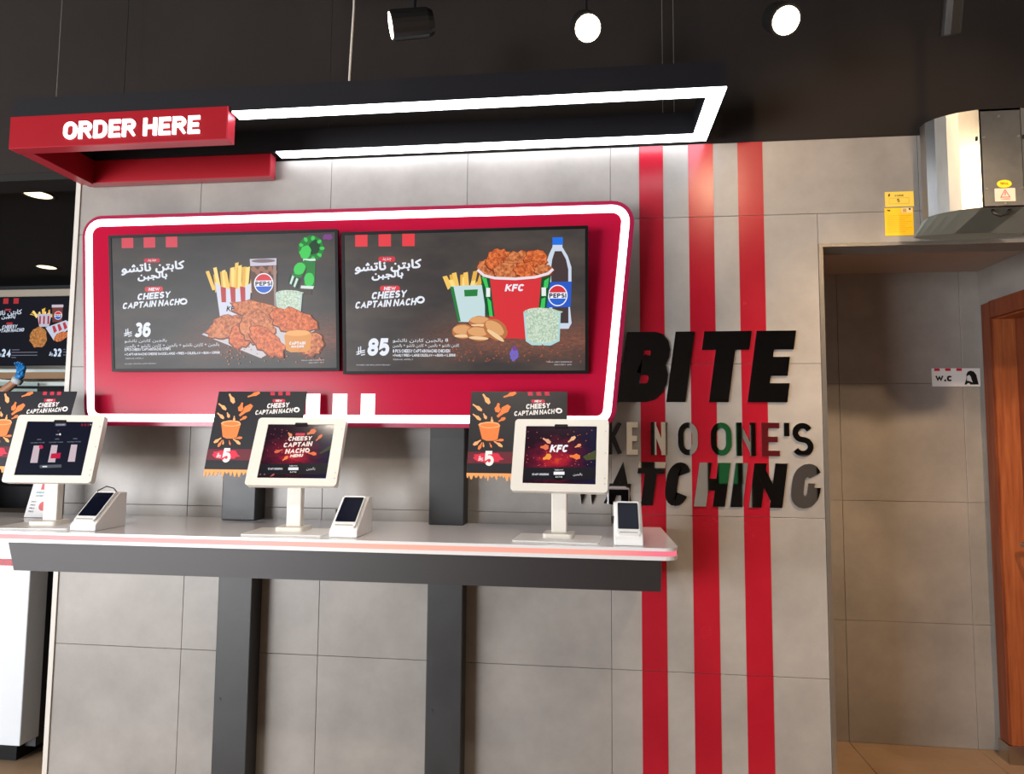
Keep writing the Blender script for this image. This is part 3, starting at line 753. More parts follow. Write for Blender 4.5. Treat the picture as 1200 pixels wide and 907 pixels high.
# heading: same block, drawn in this screen's sketch units
F.poly(rrect(208, 194, 285, 218, 9, 3), G(206,52,66)); F.font(AR_NEW, 226, 214, 268, 16, G(*WH))
F.font(AR_CAPTAIN, 100, 272, 404, 50, G(*WH), rise=15, bold=2.2); F.font(AR_CHEESE, 178, 302, 320, 39, G(*WH), rise=8, bold=2.2)
F.poly(rrect(214, 326, 306, 351, 11, 3), G(212,58,66)); F.text('NEW', 232, 347, 286, 16, G(*WH), .24, shear=.15)
F.text('CHEESY', 174, 388, 334, 33, G(*WH), .24, rise=10, shear=.2, sp=.08); F.text('CAPTAIN NACH', 98, 430, 378, 32, G(*WH), .24, rise=16, shear=.2, sp=.08)
F.blob(400, 391, 20, 17, G(*WH), n=18); F.poly([(388,395),(396,385),(408,383),(412,393),(400,399)], G(64,56,54))
F.text('85', 152, 644, 252, 80, G(*WH), .245, shear=.12, sp=.05); riyal(F, 106, 606, 1.05, G(*WH))
F.font(AR_CAPTAIN+' '+AR_CHEESE+' 8', 272, 586, 526, 20, G(*WH)); F.font(AR_CHEESE+' + '+AR_CAPTAIN+' + '+AR_CHEESE+' + '+AR_CAPTAIN, 272, 608, 576, 18, G(*WH))
F.text('8 PCS CHEESY CAPTAIN NACHO CHICKEN', 272, 630, 534, 15, G(*WH), .2); F.text('+ FAMILY FRIES + LARGE COLESLAW + 4 BUNS + 1 L DRINK', 272, 648, 560, 12, G(*WH), .2)
F.text('TERMS APPLY', 272, 664, 366, 6, G(190,190,196), .16); F.text('PICTURES ARE FOR ILLUSTRATION ONLY', 104, 688, 262, 5, G(190,190,196), .16)
F.text('TERMS AND CONDITIONS', 970, 676, 1084, 5, G(190,190,196), .16); F.text('DELIVERY APP', 1006, 688, 1084, 5, G(190,190,196), .16)
F.build('menu_text', d2)
# cola bottle
F.poly([(1000,118),(1046,118),(1044,160),(1068,200),(1084,250),(1084,320),(1076,420),(1084,500),(1070,525),(985,525),(975,500),(985,420),(968,320),(966,240),(985,190),(1000,158)], G(196,206,222))
F.poly([(1010,178),(1040,178),(1060,215),(1070,260),(1070,500),(1000,500),(992,260),(998,215)], G(70,58,58))
F.poly([(968,316),(1085,314),(1080,428),(968,430)], G(46,88,190)); F.rect(1000, 116, 1046, 150, G(40,110,220)); roundel(F, 1022, 376, 48, sx=.92)
F.build('bottle_picture', d2)
# small fries cup
fries(F, 530, 690, 330, 262, 12, 9, 20)
F.poly([(536,330),(694,326),(694,470),(676,494),(575,492)], G(190,212,214)); F.poly([(536,332),(552,334),(584,490),(572,490)], G(40,122,60)); F.poly([(600,348),(662,346),(660,376),(602,378)], G(40,122,60))
F.build('fries_cup_picture', d2)
# bucket
F.poly([(670,270),(998,264),(980,300),(930,560),(870,570),(760,566),(730,540)], G(208,52,58))
F.poly([(674,280),(716,286),(738,470),(700,460)], G(24,80,44)); F.poly([(680,290),(700,290),(716,360),(702,352)], G(64,190,90)); F.poly([(704,380),(722,400),(730,470),(714,466)], G(64,190,90)); F.rect(700, 340, 718, 380, G(224,230,230))
F.poly([(950,286),(994,276),(972,430),(936,440)], G(24,80,44)); F.poly([(962,310),(984,296),(978,340),(958,352)], G(64,190,90)); F.rect(950, 340, 970, 378, G(224,230,230)); F.poly([(950,390),(968,384),(964,430),(944,432)], G(64,190,90))
for i, (cx, cy, rx, ry) in enumerate(((716,250,54,40),(760,215,60,50),(850,230,70,54),(925,215,52,44),(800,262,66,36),(900,262,72,38),(960,262,40,26))): F.blob(cx, cy+2, rx+4, ry+4, G(122,50,28), .12, 40+i, 26); F.blob(cx, cy, rx, ry, C_CHICK2 if i % 2 else C_CHICK, .12, 40+i, 26)
F.polys([q for q in ribbon([(666,262),(690,284),(740,296),(832,300),(920,294),(980,278),(998,262)], 12)], G(224,216,222))
F.text('KFC', 784, 356, 868, 32, G(230,228,236), .25, shear=.22)
F.build('bucket_picture', d2)
for i, (cx, cy, rx, ry, ro) in enumerate(((594,535,50,34,0),(672,492,52,26,0),(665,545,56,34,4),(742,528,58,44,35))):
    F.blob(cx, cy, rx, ry, G(178,110,66), .03, i, 24, rot=ro); F.blob(cx-4, cy-8, rx*.82, ry*.6, G(216,158,106), .03, i+5, 24, rot=ro); F.blob(cx, cy+ry*.6, rx*.8, ry*.22, G(232,196,150), .03, i+9, 20, rot=ro)
F.build('buns_picture', d2)
F.poly([(868,448),(1036,446),(1030,580),(990,600),(905,598),(878,580)], G(168,206,206)); F.blob(952, 448, 84, 16, C_SLAW, .12, 2); F.poly([(878,462),(1028,462),(1022,572),(985,588),(910,588),(886,572)], C_SLAW)
F.build('coleslaw_picture', d2)
F.blob(825, 640, 18, 30, G(110,100,190), .2, 6); F.blob(828, 612, 12, 12, G(120,70,130), .2, 7); F.build('light_spot_picture', d2)
rd = random.Random(12)
F.polys([[(a, b), (a+7, b+2), (a+5, b+7), (a-1, b+6)] for a, b in [(rd.uniform(540, 1130), rd.uniform(590, 670)) for _ in range(70)]], crispy('picture_crumbs', (120,60,44), (170,96,70), 80))
tag(F.build('crumbs_picture', d2), kind='stuff')

# ------------------------------------------------------------------ slogan letters on the tiles
sl = thing('wall_slogan', (0.45, D, -0.262), 'black mirror letters reading BITE LIKE NO ONE\'S WATCHING on striped tiles', 'lettering')
def letter(ch, x0, z0, w_, h_, wt, shear):
    m = MB(); fr = wallframe(D-0.0015, x0, z0)
    raised_glyph(m, ch, wt, h_, w_, fr, 0.008, shear)
    m.build('letter', M_MIRROR, sl)
for ch, x0, w_ in (('B', .116, .185), ('I', .307, .079), ('T', .419, .183), ('E', .621, .150)): letter(ch, x0, .147, w_, .283, .265, .14)
for ch, x0, w_ in (('L', -.03, .05), ('I', .036, .022), ('K', .072, .060), ('E', .151, .044), ('N', .246, .062), ('O', .352, .076), ('O', .478, .080), ('N', .575, .074), ('E', .672, .066), ("'", .756, .02), ('S', .785, .080)):
    letter(ch, x0, -.063, w_, .130, .165, 0.0)
for ch, x0, w_ in (('W', -.072, .128), ('A', .058, .110), ('T', .175, .105), ('C', .291, .092), ('H', .410, .118), ('I', .548, .052), ('N', .619, .124), ('G', .768, .108)):
    letter(ch, x0, -.262, w_, .171, .27, .14)

# ------------------------------------------------------------------ counter, its beam and the two columns
CZ = -0.347; CY = 2.21
XE = 0.287
c_out = rpoly([(-3.0, D), (-3.0, CY), (XE, CY), (XE-0.005, D)], [0.004, 0.02, 0.05, 0.004], 8)
frc = (Vector((0, 0, CZ)), Vector((1, 0, 0)), Vector((0, 1, 0)), Vector((0, 0, 1)))
c_clip = [(max(x, -3.0), min(y, D-0.002)) for x, y in c_out]
ct = thing('counter', (-1.3, 2.5, CZ-0.039), 'long white wall counter with a pink light line along its edge', 'counter')
MB().prism(c_clip, frc, -0.010, 0.0).build('countertop', M_WHITE, ct)
MB().prism([(x, min(y, D-0.002)) for x, y in inset(c_out, 0.003)], frc, -0.0265, -0.010).build('light_line', M_PINK, ct)
MB().prism(c_clip, frc, -0.039, -0.0265).build('underside', M_WHITE, ct)
mb = MB(); mb.prism([(-2.245, -0.386), (0.252, -0.386), (0.247, -0.525), (-2.205, -0.525)], wallframe(2.40), -0.235, 0.0)
mb.build('support_beam', M_BEAM, ct)
def column(x0, x1, label):
    c = thing('wall_column', ((x0+x1)/2, 2.685, FLOOR_Z), label, 'column', 'grey metal columns on the tiled wall')
    for z0, z1, n in ((FLOOR_Z, -0.3875, 'lower_post'), (CZ+0.0005, 0.80, 'upper_post')):
        m = MB(); m.box(x0, x1, 2.64, D-0.002, z0, z1); m.build(n, M_GREYMET, c, bevel=0.004)
    m = MB(); cx = x0+0.025; m.tube([(cx, 2.6405, -1.06), (cx, 2.638, -1.06)], 0.007, 12); m.build('screw_cover', M_GREYMET, c)
column(-1.504, -1.358, 'dark grey metal column under the panel, nearer the kitchen opening')
column(-0.632, -0.490, 'dark grey metal column under the panel, nearer the red stripes')

# ------------------------------------------------------------------ ordering kiosks with their posters
C_ORANGE = pmat('print_orange', (236,124,58), 0.45); C_ORANGE2 = pmat('print_light_orange', (246,170,110), 0.45); C_PBLK = pmat('print_black', (24,23,30), 0.4)
C_PWH = pmat('print_white', (236,230,226), 0.45); C_PRED = pmat('print_red', (190,30,62), 0.45); C_PDRED = pmat('print_dark_red', (96,16,34), 0.45); C_PRED2 = pmat('print_bright_red', (210,32,64), 0.45)
C_DRIP = pmat('print_drip', (238,160,92), 0.45)

def splash(F, x, y, L_, w_, ang, m):
    c, s = math.cos(math.radians(ang)), math.sin(math.radians(ang))
    pts = [(0, -w_*.25), (L_*.35, -w_*.35), (L_*.6, -w_*.8), (L_, -w_*.5), (L_*1.05, w_*.2), (L_*.7, w_*.6), (L_*.4, w_*.3), (0, w_*.2)]
    F.poly([(x+a*c-b*s, y+a*s+b*c) for a, b in pts], m)

def kiosk(px, tilt, yaw, zt, label, poster_label, art, pdx):
    W, Hh, T = 0.335, 0.265, 0.026
    Y0 = 2.36
    k = thing('order_kiosk', (px, 2.36, CZ), label, 'kiosk', 'tablet kiosks on the counter')
    cy, sy = math.cos(yaw), math.sin(yaw)
    ux = Vector((cy, sy, 0)); back = Vector((-sy, cy, 0)); uy = (Vector((0, 0, 1))*math.cos(tilt)+back*math.sin(tilt)).normalized()
    un = ux.cross(uy)
    org = Vector((px, Y0, zt))-ux*(W/2)-uy*(Hh/2)
    fr = (org, ux, uy, un)
    # base, foot and post
    b_fr = (Vector((px-0.005, 2.345, CZ)), ux, back, Vector((0, 0, 1)))
    MB().prism(rrect(-0.145, -0.09, 0.145, 0.09, 0.008, 3), b_fr, 0.0004, 0.005).build('base_plate', M_CREAM2, k)
    MB().prism(rrect(-0.052, -0.02, 0.052, 0.075, 0.012, 3), b_fr, 0.005, 0.020).build('post_foot', M_CREAM, k)
    MB().prism(rrect(-0.027, 0.022, 0.027, 0.056, 0.004, 2), b_fr, 0.020, zt-CZ-0.02).build('post', M_CREAM, k)
    # tablet enclosure
    o = rrect(0, 0, W, Hh, 0.012, 4); bx, bt, bb = 0.041, 0.026, 0.028
    i_ = rrect(bx, bb, W-bx, Hh-bt, 0.002, 4)
    m = MB(); m.prism(o, fr, -T, -0.004); m.build('tablet_case', M_CREAM, k)
    m = MB(); m.ring(o, i_, fr, -0.004, 0.0); fm = m.build('tablet_frame', M_CREAM, k)
    m = MB(); m.prism([(W/2-0.026, Hh-bt-0.006), (W/2+0.026, Hh-bt-0.006), (W/2+0.022, Hh-bt+0.006), (W/2-0.022, Hh-bt+0.006)], fr, 0.0, 0.0012); m.build('camera_cover', M_BEZEL, k)
    for v in (0.03, 0.05, 0.14, 0.22): MB().prism([(W-0.010+0.0025*math.cos(a*math.pi/4), v+0.0025*math.sin(a*math.pi/4)) for a in range(8)], fr, 0.0, 0.0008).build('screw', M_STEEL, k)
    dw, dh = W-2*bx, Hh-bt-bb
    f_d = (org+ux*bx+uy*bb-un*0.0035, ux, uy, un)
    mat, draw, quad = art
    m = MB(); m.prism([(0, 0), (dw, 0), (dw, dh), (0, dh)], f_d, -0.0005, 0.0); d = m.build('tablet_display', mat, k)
    F = Flat(quad, f_d, dw, dh, 0.000025); draw(F, d)
    # poster fixed behind the tablet
    pw, ph = 0.362, 0.312; off = 0.072
    po = Vector((px+pdx, Y0, zt))-un*off
    # the poster is parallel to the counter edge, with the mean lean of the kiosks
    pt = 0.263; puy = Vector((0, math.sin(pt), math.cos(pt))); pux = Vector((1, 0, 0)); pun = pux.cross(puy)
    zb = -0.128; s0 = (zb-po.z)/puy.z
    po = po+puy*s0
    pfr = (po, pux, puy, pun)
    p = thing('promo_poster', tuple(po+pux*pw/2), poster_label, 'poster', 'posters behind the kiosks')
    drip = [(0, 0)]; rdm = random.Random(int(abs(px)*1000)); xq = 0.0
    while xq < pw-0.012:
        wq = rdm.uniform(0.010, 0.020); dq = rdm.uniform(0.010, 0.030); x2 = min(xq+wq, pw)
        drip += [(xq+0.001, -dq*.6), (xq+wq*.3, -dq), (xq+wq*.6, -dq*.9), (min(xq+wq*.8, pw), -0.008)]; xq = x2
    drip += [(pw, -0.006), (pw, 0)]
    m = MB(); m.prism([(0, 0), (pw, 0), (pw, ph), (0, ph)], pfr, -0.003, 0.0); brd = m.build('board', C_PBLK, p)
    m = MB(); m.prism(drip[::-1], pfr, -0.003, 0.0); m.build('drip_edge', C_DRIP, p)
    m = MB(); a_ = po+pux*(pw*0.93)+puy*(ph*0.3)
    m.prism([(pw*.90, ph*.18), (pw*.97, ph*.18), (pw*.97, ph*.5), (pw*.90, ph*.5)], pfr, -0.009, -0.003); m.build('bracket', M_CREAM, p)
    F = Flat([(190, 78), (1040, 78), (935, 785), (68, 780)], pfr, pw, ph, 0.00003)
    for a in (690, 765, 838): F.rect(a, 80, a+42, 113, C_PRED)
    F.poly(rrect(712, 148, 832, 176, 10, 3), C_PRED); F.text('NEW', 740, 172, 800, 19, C_PWH, .24, shear=.15)
    F.text('CHEESY', 656, 232, 868, 44, C_PWH, .24, rise=12, shear=.2, sp=.08); F.text('CAPTAIN NACH', 544, 292, 900, 42, C_PWH, .24, rise=22, shear=.2, sp=.08)
    F.blob(942, 244, 30, 24, C_PWH, n=18); F.poly([(926,250),(938,236),(956,236),(958,250),(942,258)], C_PBLK)
    F.build('heading_print', brd)
    for x_, y_, l_, w_, a_, c_ in ((290,100,95,34,62,C_ORANGE2),(470,128,120,26,-18,C_ORANGE),(190,190,90,26,38,C_ORANGE2),(420,180,80,40,110,C_ORANGE),(395,300,150,44,-38,C_ORANGE),(180,275,80,24,40,C_ORANGE2),(275,270,50,22,70,C_ORANGE2),(345,300,50,18,95,C_ORANGE2),(400,340,70,22,-25,C_ORANGE),
                                   (225,500,80,22,150,C_ORANGE2),(235,520,70,20,125,C_ORANGE),(340,510,80,22,35,C_ORANGE2),(355,505,70,18,-5,C_ORANGE),(245,520,40,12,95,C_ORANGE2),(300,522,42,12,75,C_ORANGE)):
        splash(F, x_, y_, l_, w_, a_, c_)
    F.poly([(222,372),(410,372),(375,490),(340,506),(275,506),(238,490)], C_ORANGE); F.blob(316, 370, 96, 28, C_ORANGE2, .05, 1, 20); F.blob(316, 372, 80, 18, C_ORANGE, .05, 2, 20)
    F.build('sauce_print', brd)
    F.poly([(98,600),(930,600),(915,700),(80,700)], C_PDRED); F.blob(270, 650, 130, 44, C_PRED2, .15, 8); F.text('5', 232, 720, 312, 128, C_PWH, .23, shear=.15)
    riyal(F, 186, 640, 1.15, C_PWH)
    F.build('price_print', brd)
    return k

def tablet_mat(name, stops, horizontal=False):
    if name in MATS: return MATS[name]
    m = bpy.data.materials.new(name); m.use_nodes = True; N = m.node_tree.nodes; L = m.node_tree.links; b = N['Principled BSDF']
    b.inputs['Base Color'].default_value = (0.003, 0.003, 0.004, 1); b.inputs['Roughness'].default_value = 0.12; b.inputs['Specular IOR Level'].default_value = 0.35
    tc = N.new('ShaderNodeTexCoord'); sp = N.new('ShaderNodeSeparateXYZ'); L.new(tc.outputs['Generated'], sp.inputs[0])
    # red blaze low in the middle of the picture, blue towards its upper right
    n = N.new('ShaderNodeTexNoise'); n.inputs['Scale'].default_value = 9; n.inputs['Detail'].default_value = 5; L.new(tc.outputs['Generated'], n.inputs['Vector'])
    vs2 = N.new('ShaderNodeVectorMath'); vs2.operation = 'DISTANCE'; vs2.inputs[1].default_value = (0.45, 0.5, 0.38); L.new(tc.outputs['Generated'], vs2.inputs[0])
    ad = N.new('ShaderNodeMath'); ad.operation = 'MULTIPLY_ADD'; ad.inputs[1].default_value = 0.45; L.new(n.outputs[0], ad.inputs[0]); L.new(vs2.outputs['Value'], ad.inputs[2])
    r = N.new('ShaderNodeValToRGB'); L.new(ad.outputs[0], r.inputs[0])
    e = r.color_ramp.elements; e[0].position = stops[0][0]; e[0].color = (*lin(stops[0][1]), 1); e[1].position = stops[-1][0]; e[1].color = (*lin(stops[-1][1]), 1)
    for p_, c_ in stops[1:-1]:
        q_ = e.new(p_); q_.color = (*lin(c_), 1)
    mx = N.new('ShaderNodeMix'); mx.data_type = 'RGBA'; hr = N.new('ShaderNodeMapRange'); hr.inputs['From Min'].default_value = .6; hr.inputs['From Max'].default_value = 1.0; hr.inputs['To Max'].default_value = .85
    L.new(sp.outputs['X'], hr.inputs['Value']); L.new(hr.outputs[0], mx.inputs['Factor']); L.new(r.outputs[0], mx.inputs['A']); mx.inputs['B'].default_value = (*lin((20,22,52)), 1)
    L.new(mx.outputs['Result'], b.inputs['Emission Color']); b.inputs['Emission Strength'].default_value = 1.0
    MATS[name] = m; return m
T_FIRE = tablet_mat('tablet_fire', [(0.15, (226,84,40)), (0.32, (170,28,44)), (0.48, (96,16,40)), (0.75, (34,10,26))])
def foot_bar(F, d, x0, x1, y0, y1, cx, ks):
    F.build('title_picture', d); F.rect(x0, y0, x1, y1, G(26,24,32)); F.build('button_bar', d); F.blob(cx, (y0+y1)/2+2, 68*ks, 62*ks, G(14,13,17), n=24)
    F.rect(cx-55*ks, y0+0.35*(y1-y0), cx+55*ks, y0+0.60*(y1-y0), G(236,236,240)); F.text('TAKEAWAY', cx-46*ks, y0+.26*(y1-y0), cx+42*ks, 13*ks, G(220,220,224), .2); F.text('EAT IN', cx-34*ks, y0+.84*(y1-y0), cx+34*ks, 14*ks, G(220,220,224), .2)
def art1(F, d):
    w_ = G(188,190,200)
    F.poly(rrect(566, 154, 680, 180, 8, 3), G(96,98,112)); F.text('EXPLORE', 580, 173, 664, 12, w_, .2)
    for a in (838, 872, 905): F.rect(a, 160, a+20, 186, G(120,26,50))
    F.blob(940, 172, 8, 8, G(150,150,160)); F.blob(600, 230, 12, 12, G(60,40,60)); F.text('ORDER', 572, 272, 600, 10, w_, .2); F.blob(616, 265, 9, 11, G(230,230,236))
    for a, c in ((310, 400), (500, 584), (686, 772)):
        F.text('CHOOSE', c-22, 318, c+22, 11, G(120,122,136), .2); F.text('YOUR ORDER TYPE HERE', a, 350, a+145, 11, G(110,112,126), .2)
    for (x_, ) in ((345,), (526,), (730,)): F.poly([(x_, 372), (x_+64, 374), (x_+34, 546), (x_-40, 544)], G(196,176,184)); F.build('menu_tile', d)
    F.blob(418, 388, 22, 20, G(200,40,80), n=14); F.build('offer_badge', d); F.poly([(522,458),(622,452),(612,508),(512,506)], G(190,24,66)); F.build('offer_badge', d)
    F.poly(rrect(402, 570, 626, 600, 8, 3), G(84,86,96)); F.text('CONTINUE', 432, 594, 480, 12, w_, .2); F.rect(430, 580, 476, 592, G(220,222,228)); F.build('continue_button', d)
def art2(F, d):
    for x_, y_, l_, w_, a_, c_ in ((390,250,55,30,50,(226,140,90)),(600,270,100,44,-22,(222,120,80)),(700,340,90,26,-42,(226,120,80)),(340,430,90,26,165,(214,100,70)),(620,470,90,30,8,(232,110,60)),(345,545,70,26,-35,(240,130,70))): splash(F, x_, y_, l_, w_, a_, G(*c_)); F.build('sauce_splash', d)
    F.poly(rrect(472, 256, 578, 284, 10, 3), G(206,60,80))
    w_ = G(246,226,214)
    F.text('CHEESY', 392, 340, 650, 46, w_, .25, rise=6, shear=.22, sp=.08); F.text('CAPTAIN', 344, 408, 656, 50, w_, .25, rise=12, shear=.22, sp=.08); F.text('NACH', 366, 474, 572, 50, w_, .25, rise=8, shear=.22, sp=.08)
    F.blob(610, 440, 27, 25, w_, n=18); F.poly([(596,446),(606,432),(622,430),(624,446),(610,452)], G(130,30,40)); F.text('MENU', 424, 512, 562, 32, w_, .28, rise=4, shear=.22, sp=.05)
    F.poly([(740,470),(900,380),(895,430),(760,480)], G(54,60,40))
    rd = random.Random(3); F.polys([[(a, b), (a+7, b), (a+6, b+7), (a-1, b+6)] for a, b in [(rd.uniform(170, 400), rd.uniform(200, 480)) for _ in range(26)]], G(190,70,70))
    foot_bar(F, d, 100, 845, 578, 690, 468, 1.0); F.text('START ORDERING', 192, 640, 352, 20, G(222,222,226), .2); F.build('button_text', d); F.font(AR_CHEESE, 610, 652, 705, 34, G(222,222,226)); F.build('button_text', d)
    F.poly(rrect(104, 678, 122, 694, 4, 2), G(110,90,100)); F.poly(rrect(150, 678, 168, 694, 4, 2), G(110,90,100)); splash(F, 222, 710, 50, 14, -30, G(180,90,80)); F.build('corner_icons', d)
def art3(F, d):
    for x_, y_, l_, w_, a_, c_ in ((466,310,44,14,30,(226,160,130)),(595,328,42,14,-32,(230,170,130)),(455,350,40,20,5,(222,110,70)),(630,352,32,12,-20,(230,140,90)),(470,405,42,22,-18,(236,150,60)),(605,392,52,20,8,(236,120,60))): splash(F, x_, y_, l_, w_, a_, G(*c_)); F.build('sauce_splash', d)
    F.text('KFC', 502, 374, 592, 34, G(238,236,240), .26, shear=.25)
    F.poly([(672,395),(736,365),(736,408),(690,412)], G(66,72,40))
    rd = random.Random(5); F.polys([[(a, b), (a+3, b), (a+3, b+3), (a-1, b+3)] for a, b in [(rd.uniform(385, 720), rd.uniform(270, 440)) for _ in range(40)]], G(220,110,80))
    foot_bar(F, d, 372, 738, 444, 500, 554, .5); F.text('START ORDERING', 416, 480, 502, 9, G(222,222,226), .2); F.build('button_text', d); F.font(AR_CHEESE, 626, 484, 672, 14, G(222,222,226)); F.build('button_text', d)
T_NAVY = glow((15,18,36), 1.0, 'tablet_navy')
kiosk(-2.032, 0.258, 0.121, -0.054, 'white tablet kiosk with a navy menu screen, nearest the kitchen opening', 'black cheese sauce poster cut off by the photo edge, behind the navy-screen kiosk', (T_NAVY, art1, [(288, 128), (968, 146), (832, 690), (145, 662)]), -0.384)
kiosk(-1.063, 0.397, 0.055, -0.054, 'white tablet kiosk whose screen reads CHEESY CAPTAIN NACHO, before the first column', 'black cheese sauce poster behind the middle kiosk, left of the white bars', (T_FIRE, art2, [(168, 160), (904, 172), (828, 738), (82, 722)]), -0.384)
kiosk(-0.100, 0.337, -0.083, -0.057, 'white tablet kiosk with a burning red logo screen, nearest the slogan letters', 'black cheese sauce poster beside the kiosk nearest the slogan letters', (T_FIRE, art3, [(380, 254), (738, 258), (742, 524), (368, 516)]), -0.346)

# ------------------------------------------------------------------ card terminals
def terminal(x0, x1, yf, yaw, label, loop=False):
    W = x1-x0; t = thing('card_terminal', ((x0+x1)/2, yf+0.07, CZ), label, 'terminal', 'card terminals on the counter')
    fr = (Vector((-W/2, 0, 0)), Vector((0, 1, 0)), Vector((0, 0, 1)), Vector((1, 0, 0)))
    prof = [(-0.075, 0.0005), (0.085, 0.0005), (0.085, 0.128), (0.046, 0.128), (-0.073, 0.024), (-0.075, 0.018)]
    m = MB(); m.prism(prof, fr, 0, W); st = m.build('stand', M_CREAM2, t, bevel=0.003, raw=True)
    MB().box(-W/2+0.004, W/2-0.004, 0.0848, 0.0865, 0.006, 0.122).build('added_back_plate', M_BEZEL, t, raw=True)  # dark plate added so the stand mirrors dark in the slogan letters
    a = Vector((0, -0.070, 0.0275)); b_ = Vector((0, 0.044, 0.127)); uy = (b_-a).normalized(); ux = Vector((1, 0, 0)); un = ux.cross(uy); L_ = (b_-a).length
    f2 = (a-Vector((W*0.40, 0, 0)), ux, uy, un); w2 = W*0.80
    m = MB(); m.prism(rrect(0, 0.004, w2, L_-0.002, 0.006, 3), f2, -0.004, 0.010); ph = m.build('terminal_body', M_CREAM2, t, raw=True)
    m = MB(); m.prism(rrect(0.004, 0.026, w2-0.004, L_-0.010, 0.003, 2), f2, 0.010, 0.0112); m.build('terminal_screen', pmat('terminal_glass', (10,14,30), 0.25, 0, 0.15), ph, raw=True)
    m = MB(); m.prism([(0.008, 0.010), (w2-0.008, 0.010), (w2-0.008, 0.013), (0.008, 0.013)], f2, 0.010, 0.0106); m.build('card_slot', pmat('slot_grey', (150,140,130), .5), ph, raw=True)
    if loop:
        m = MB(); m.tube([(-W*.30, 0.03, 0.115), (-W*.34, 0.035, 0.135), (-W*.18, 0.06, 0.150), (0.0, 0.075, 0.142), (W*.1, 0.08, 0.127)], 0.0022, 6); m.build('cable', M_CABLE, t, raw=True, smooth=True)
    else:
        m = MB(); m.tube([(-W*.49, -0.01, 0.07), (-W*.53, 0.0, 0.085), (-W*.54, 0.012, 0.08), (-W*.52, 0.02, 0.06)], 0.004, 6); m.build('cable', M_CABLE, t, raw=True, smooth=True)
    t.rotation_euler.z = yaw
    return t
terminal(-1.862, -1.762, 2.262, 0.0, 'white card terminal stand on the counter beside the navy-screen kiosk', True)
terminal(-0.890, -0.790, 2.262, 0.0, 'white card terminal stand right of the middle kiosk')
terminal(0.084, 0.178, 2.245, -0.02, 'white card terminal stand at the rounded counter end under the slogan')

# leaflet in a holder behind the first kiosk
lt = thing('leaflet', (-2.27, 2.58, CZ), 'white printed leaflet leaning behind the navy-screen kiosk post', 'leaflet')
lfr = FR((-2.335, 2.575, CZ+0.002), (1, 0, 0), (0, 0.05, 0.17))
MB().prism([(0, 0), (0.115, 0), (0.115, 0.17), (0, 0.17)], lfr, -0.002, 0.0).build('sheet', M_PAPER, lt)
F = Flat([(0, 0), (100, 0), (100, 150), (0, 150)], lfr, 0.115, 0.17, 0.00004)
F.text('NEW', 40, 22, 64, 8, M_PINKINK, .2); F.rect(36, 26, 70, 48, M_PINKINK); F.text('OFFER OF THE DAY', 22, 62, 84, 7, pmat('teal_ink', (110,160,170), .6), .2)
F.text('ASK OUR TEAM FOR', 22, 74, 84, 6, pmat('teal_ink', (110,160,170), .6), .2); F.blob(66, 108, 20, 18, M_PINKINK, n=16)
for k in range(4): F.text('PRICE', 12, 96+k*12, 32, 6, pmat('grey_ink', (130,130,135), .6), .2)
F.build('print', lt)

# ------------------------------------------------------------------ ceiling spotlights
tr = thing('lighting_track', (0.3, 2.2, 1.80), 'black lighting track carrying the spotlights above the sign frame', 'track')
MB().box(-1.4, 2.2, 2.18, 2.22, 1.80, 1.83).build('rail', M_SPOT, tr)
for x_ in (-1.2, 0.4, 2.0): MB().box(x_-0.01, x_+0.01, 2.19, 2.21, 1.83, 2.6).build('hanger', M_SPOT, tr)
def track_spot(pos, aim, label, power, ang, color=(1.0, 0.69, 0.41), top=1.80, lit=True, L_=0.15, r=0.05, group='track spotlights'):
    p = Vector(pos); d = Vector(aim).normalized()
    s = thing('track_spotlight', pos, label, 'spotlight', group)
    back = p-d*L_
    m = MB(); m.tube([p, p-d*0.004, back+d*0.02, back], [r, r*1.02, r*1.0, r*0.8], 20); m.build('housing', M_SPOT, s, smooth=False)
    mid = p-d*(L_*0.55)
    m = MB(); m.tube([mid, (mid.x, mid.y, top)], 0.007, 8); m.build('stem', M_SPOT, s)
    if lit:
        m = MB(); m.tube([p+d*0.0008, p+d*0.002], r*0.86, 20); m.build('lens', M_LENS, s)
        q = p+d*0.012
        lo = spot('spot_beam', (q.x, q.y, q.z+H), (q.x+d.x, q.y+d.y, q.z+d.z+H), power, ang, color); lo.parent = s
        lo.location = Vector((q.x, q.y, q.z+H))-s.location
    return s
track_spot((-0.693, 2.2, 1.448), (-0.93, -0.30, -0.22), 'ceiling spotlight turned sideways, a narrow lit oval above the frame', 25, 70)
track_spot((-0.002, 2.2, 1.394), (0.10, -0.80, -0.60), 'glaring ceiling spotlight above the middle of the light frame', 120, 80)
track_spot((0.647, 2.2, 1.379), (0.0, -0.80, -0.60), 'glaring ceiling spotlight above the red stripes', 120, 80)
track_spot((1.15, 2.2, 1.30), (0.15, 0.55, -0.82), 'black ceiling spotlight at the top edge, above the steel unit', 0, 60, lit=False, L_=0.14, r=0.03)
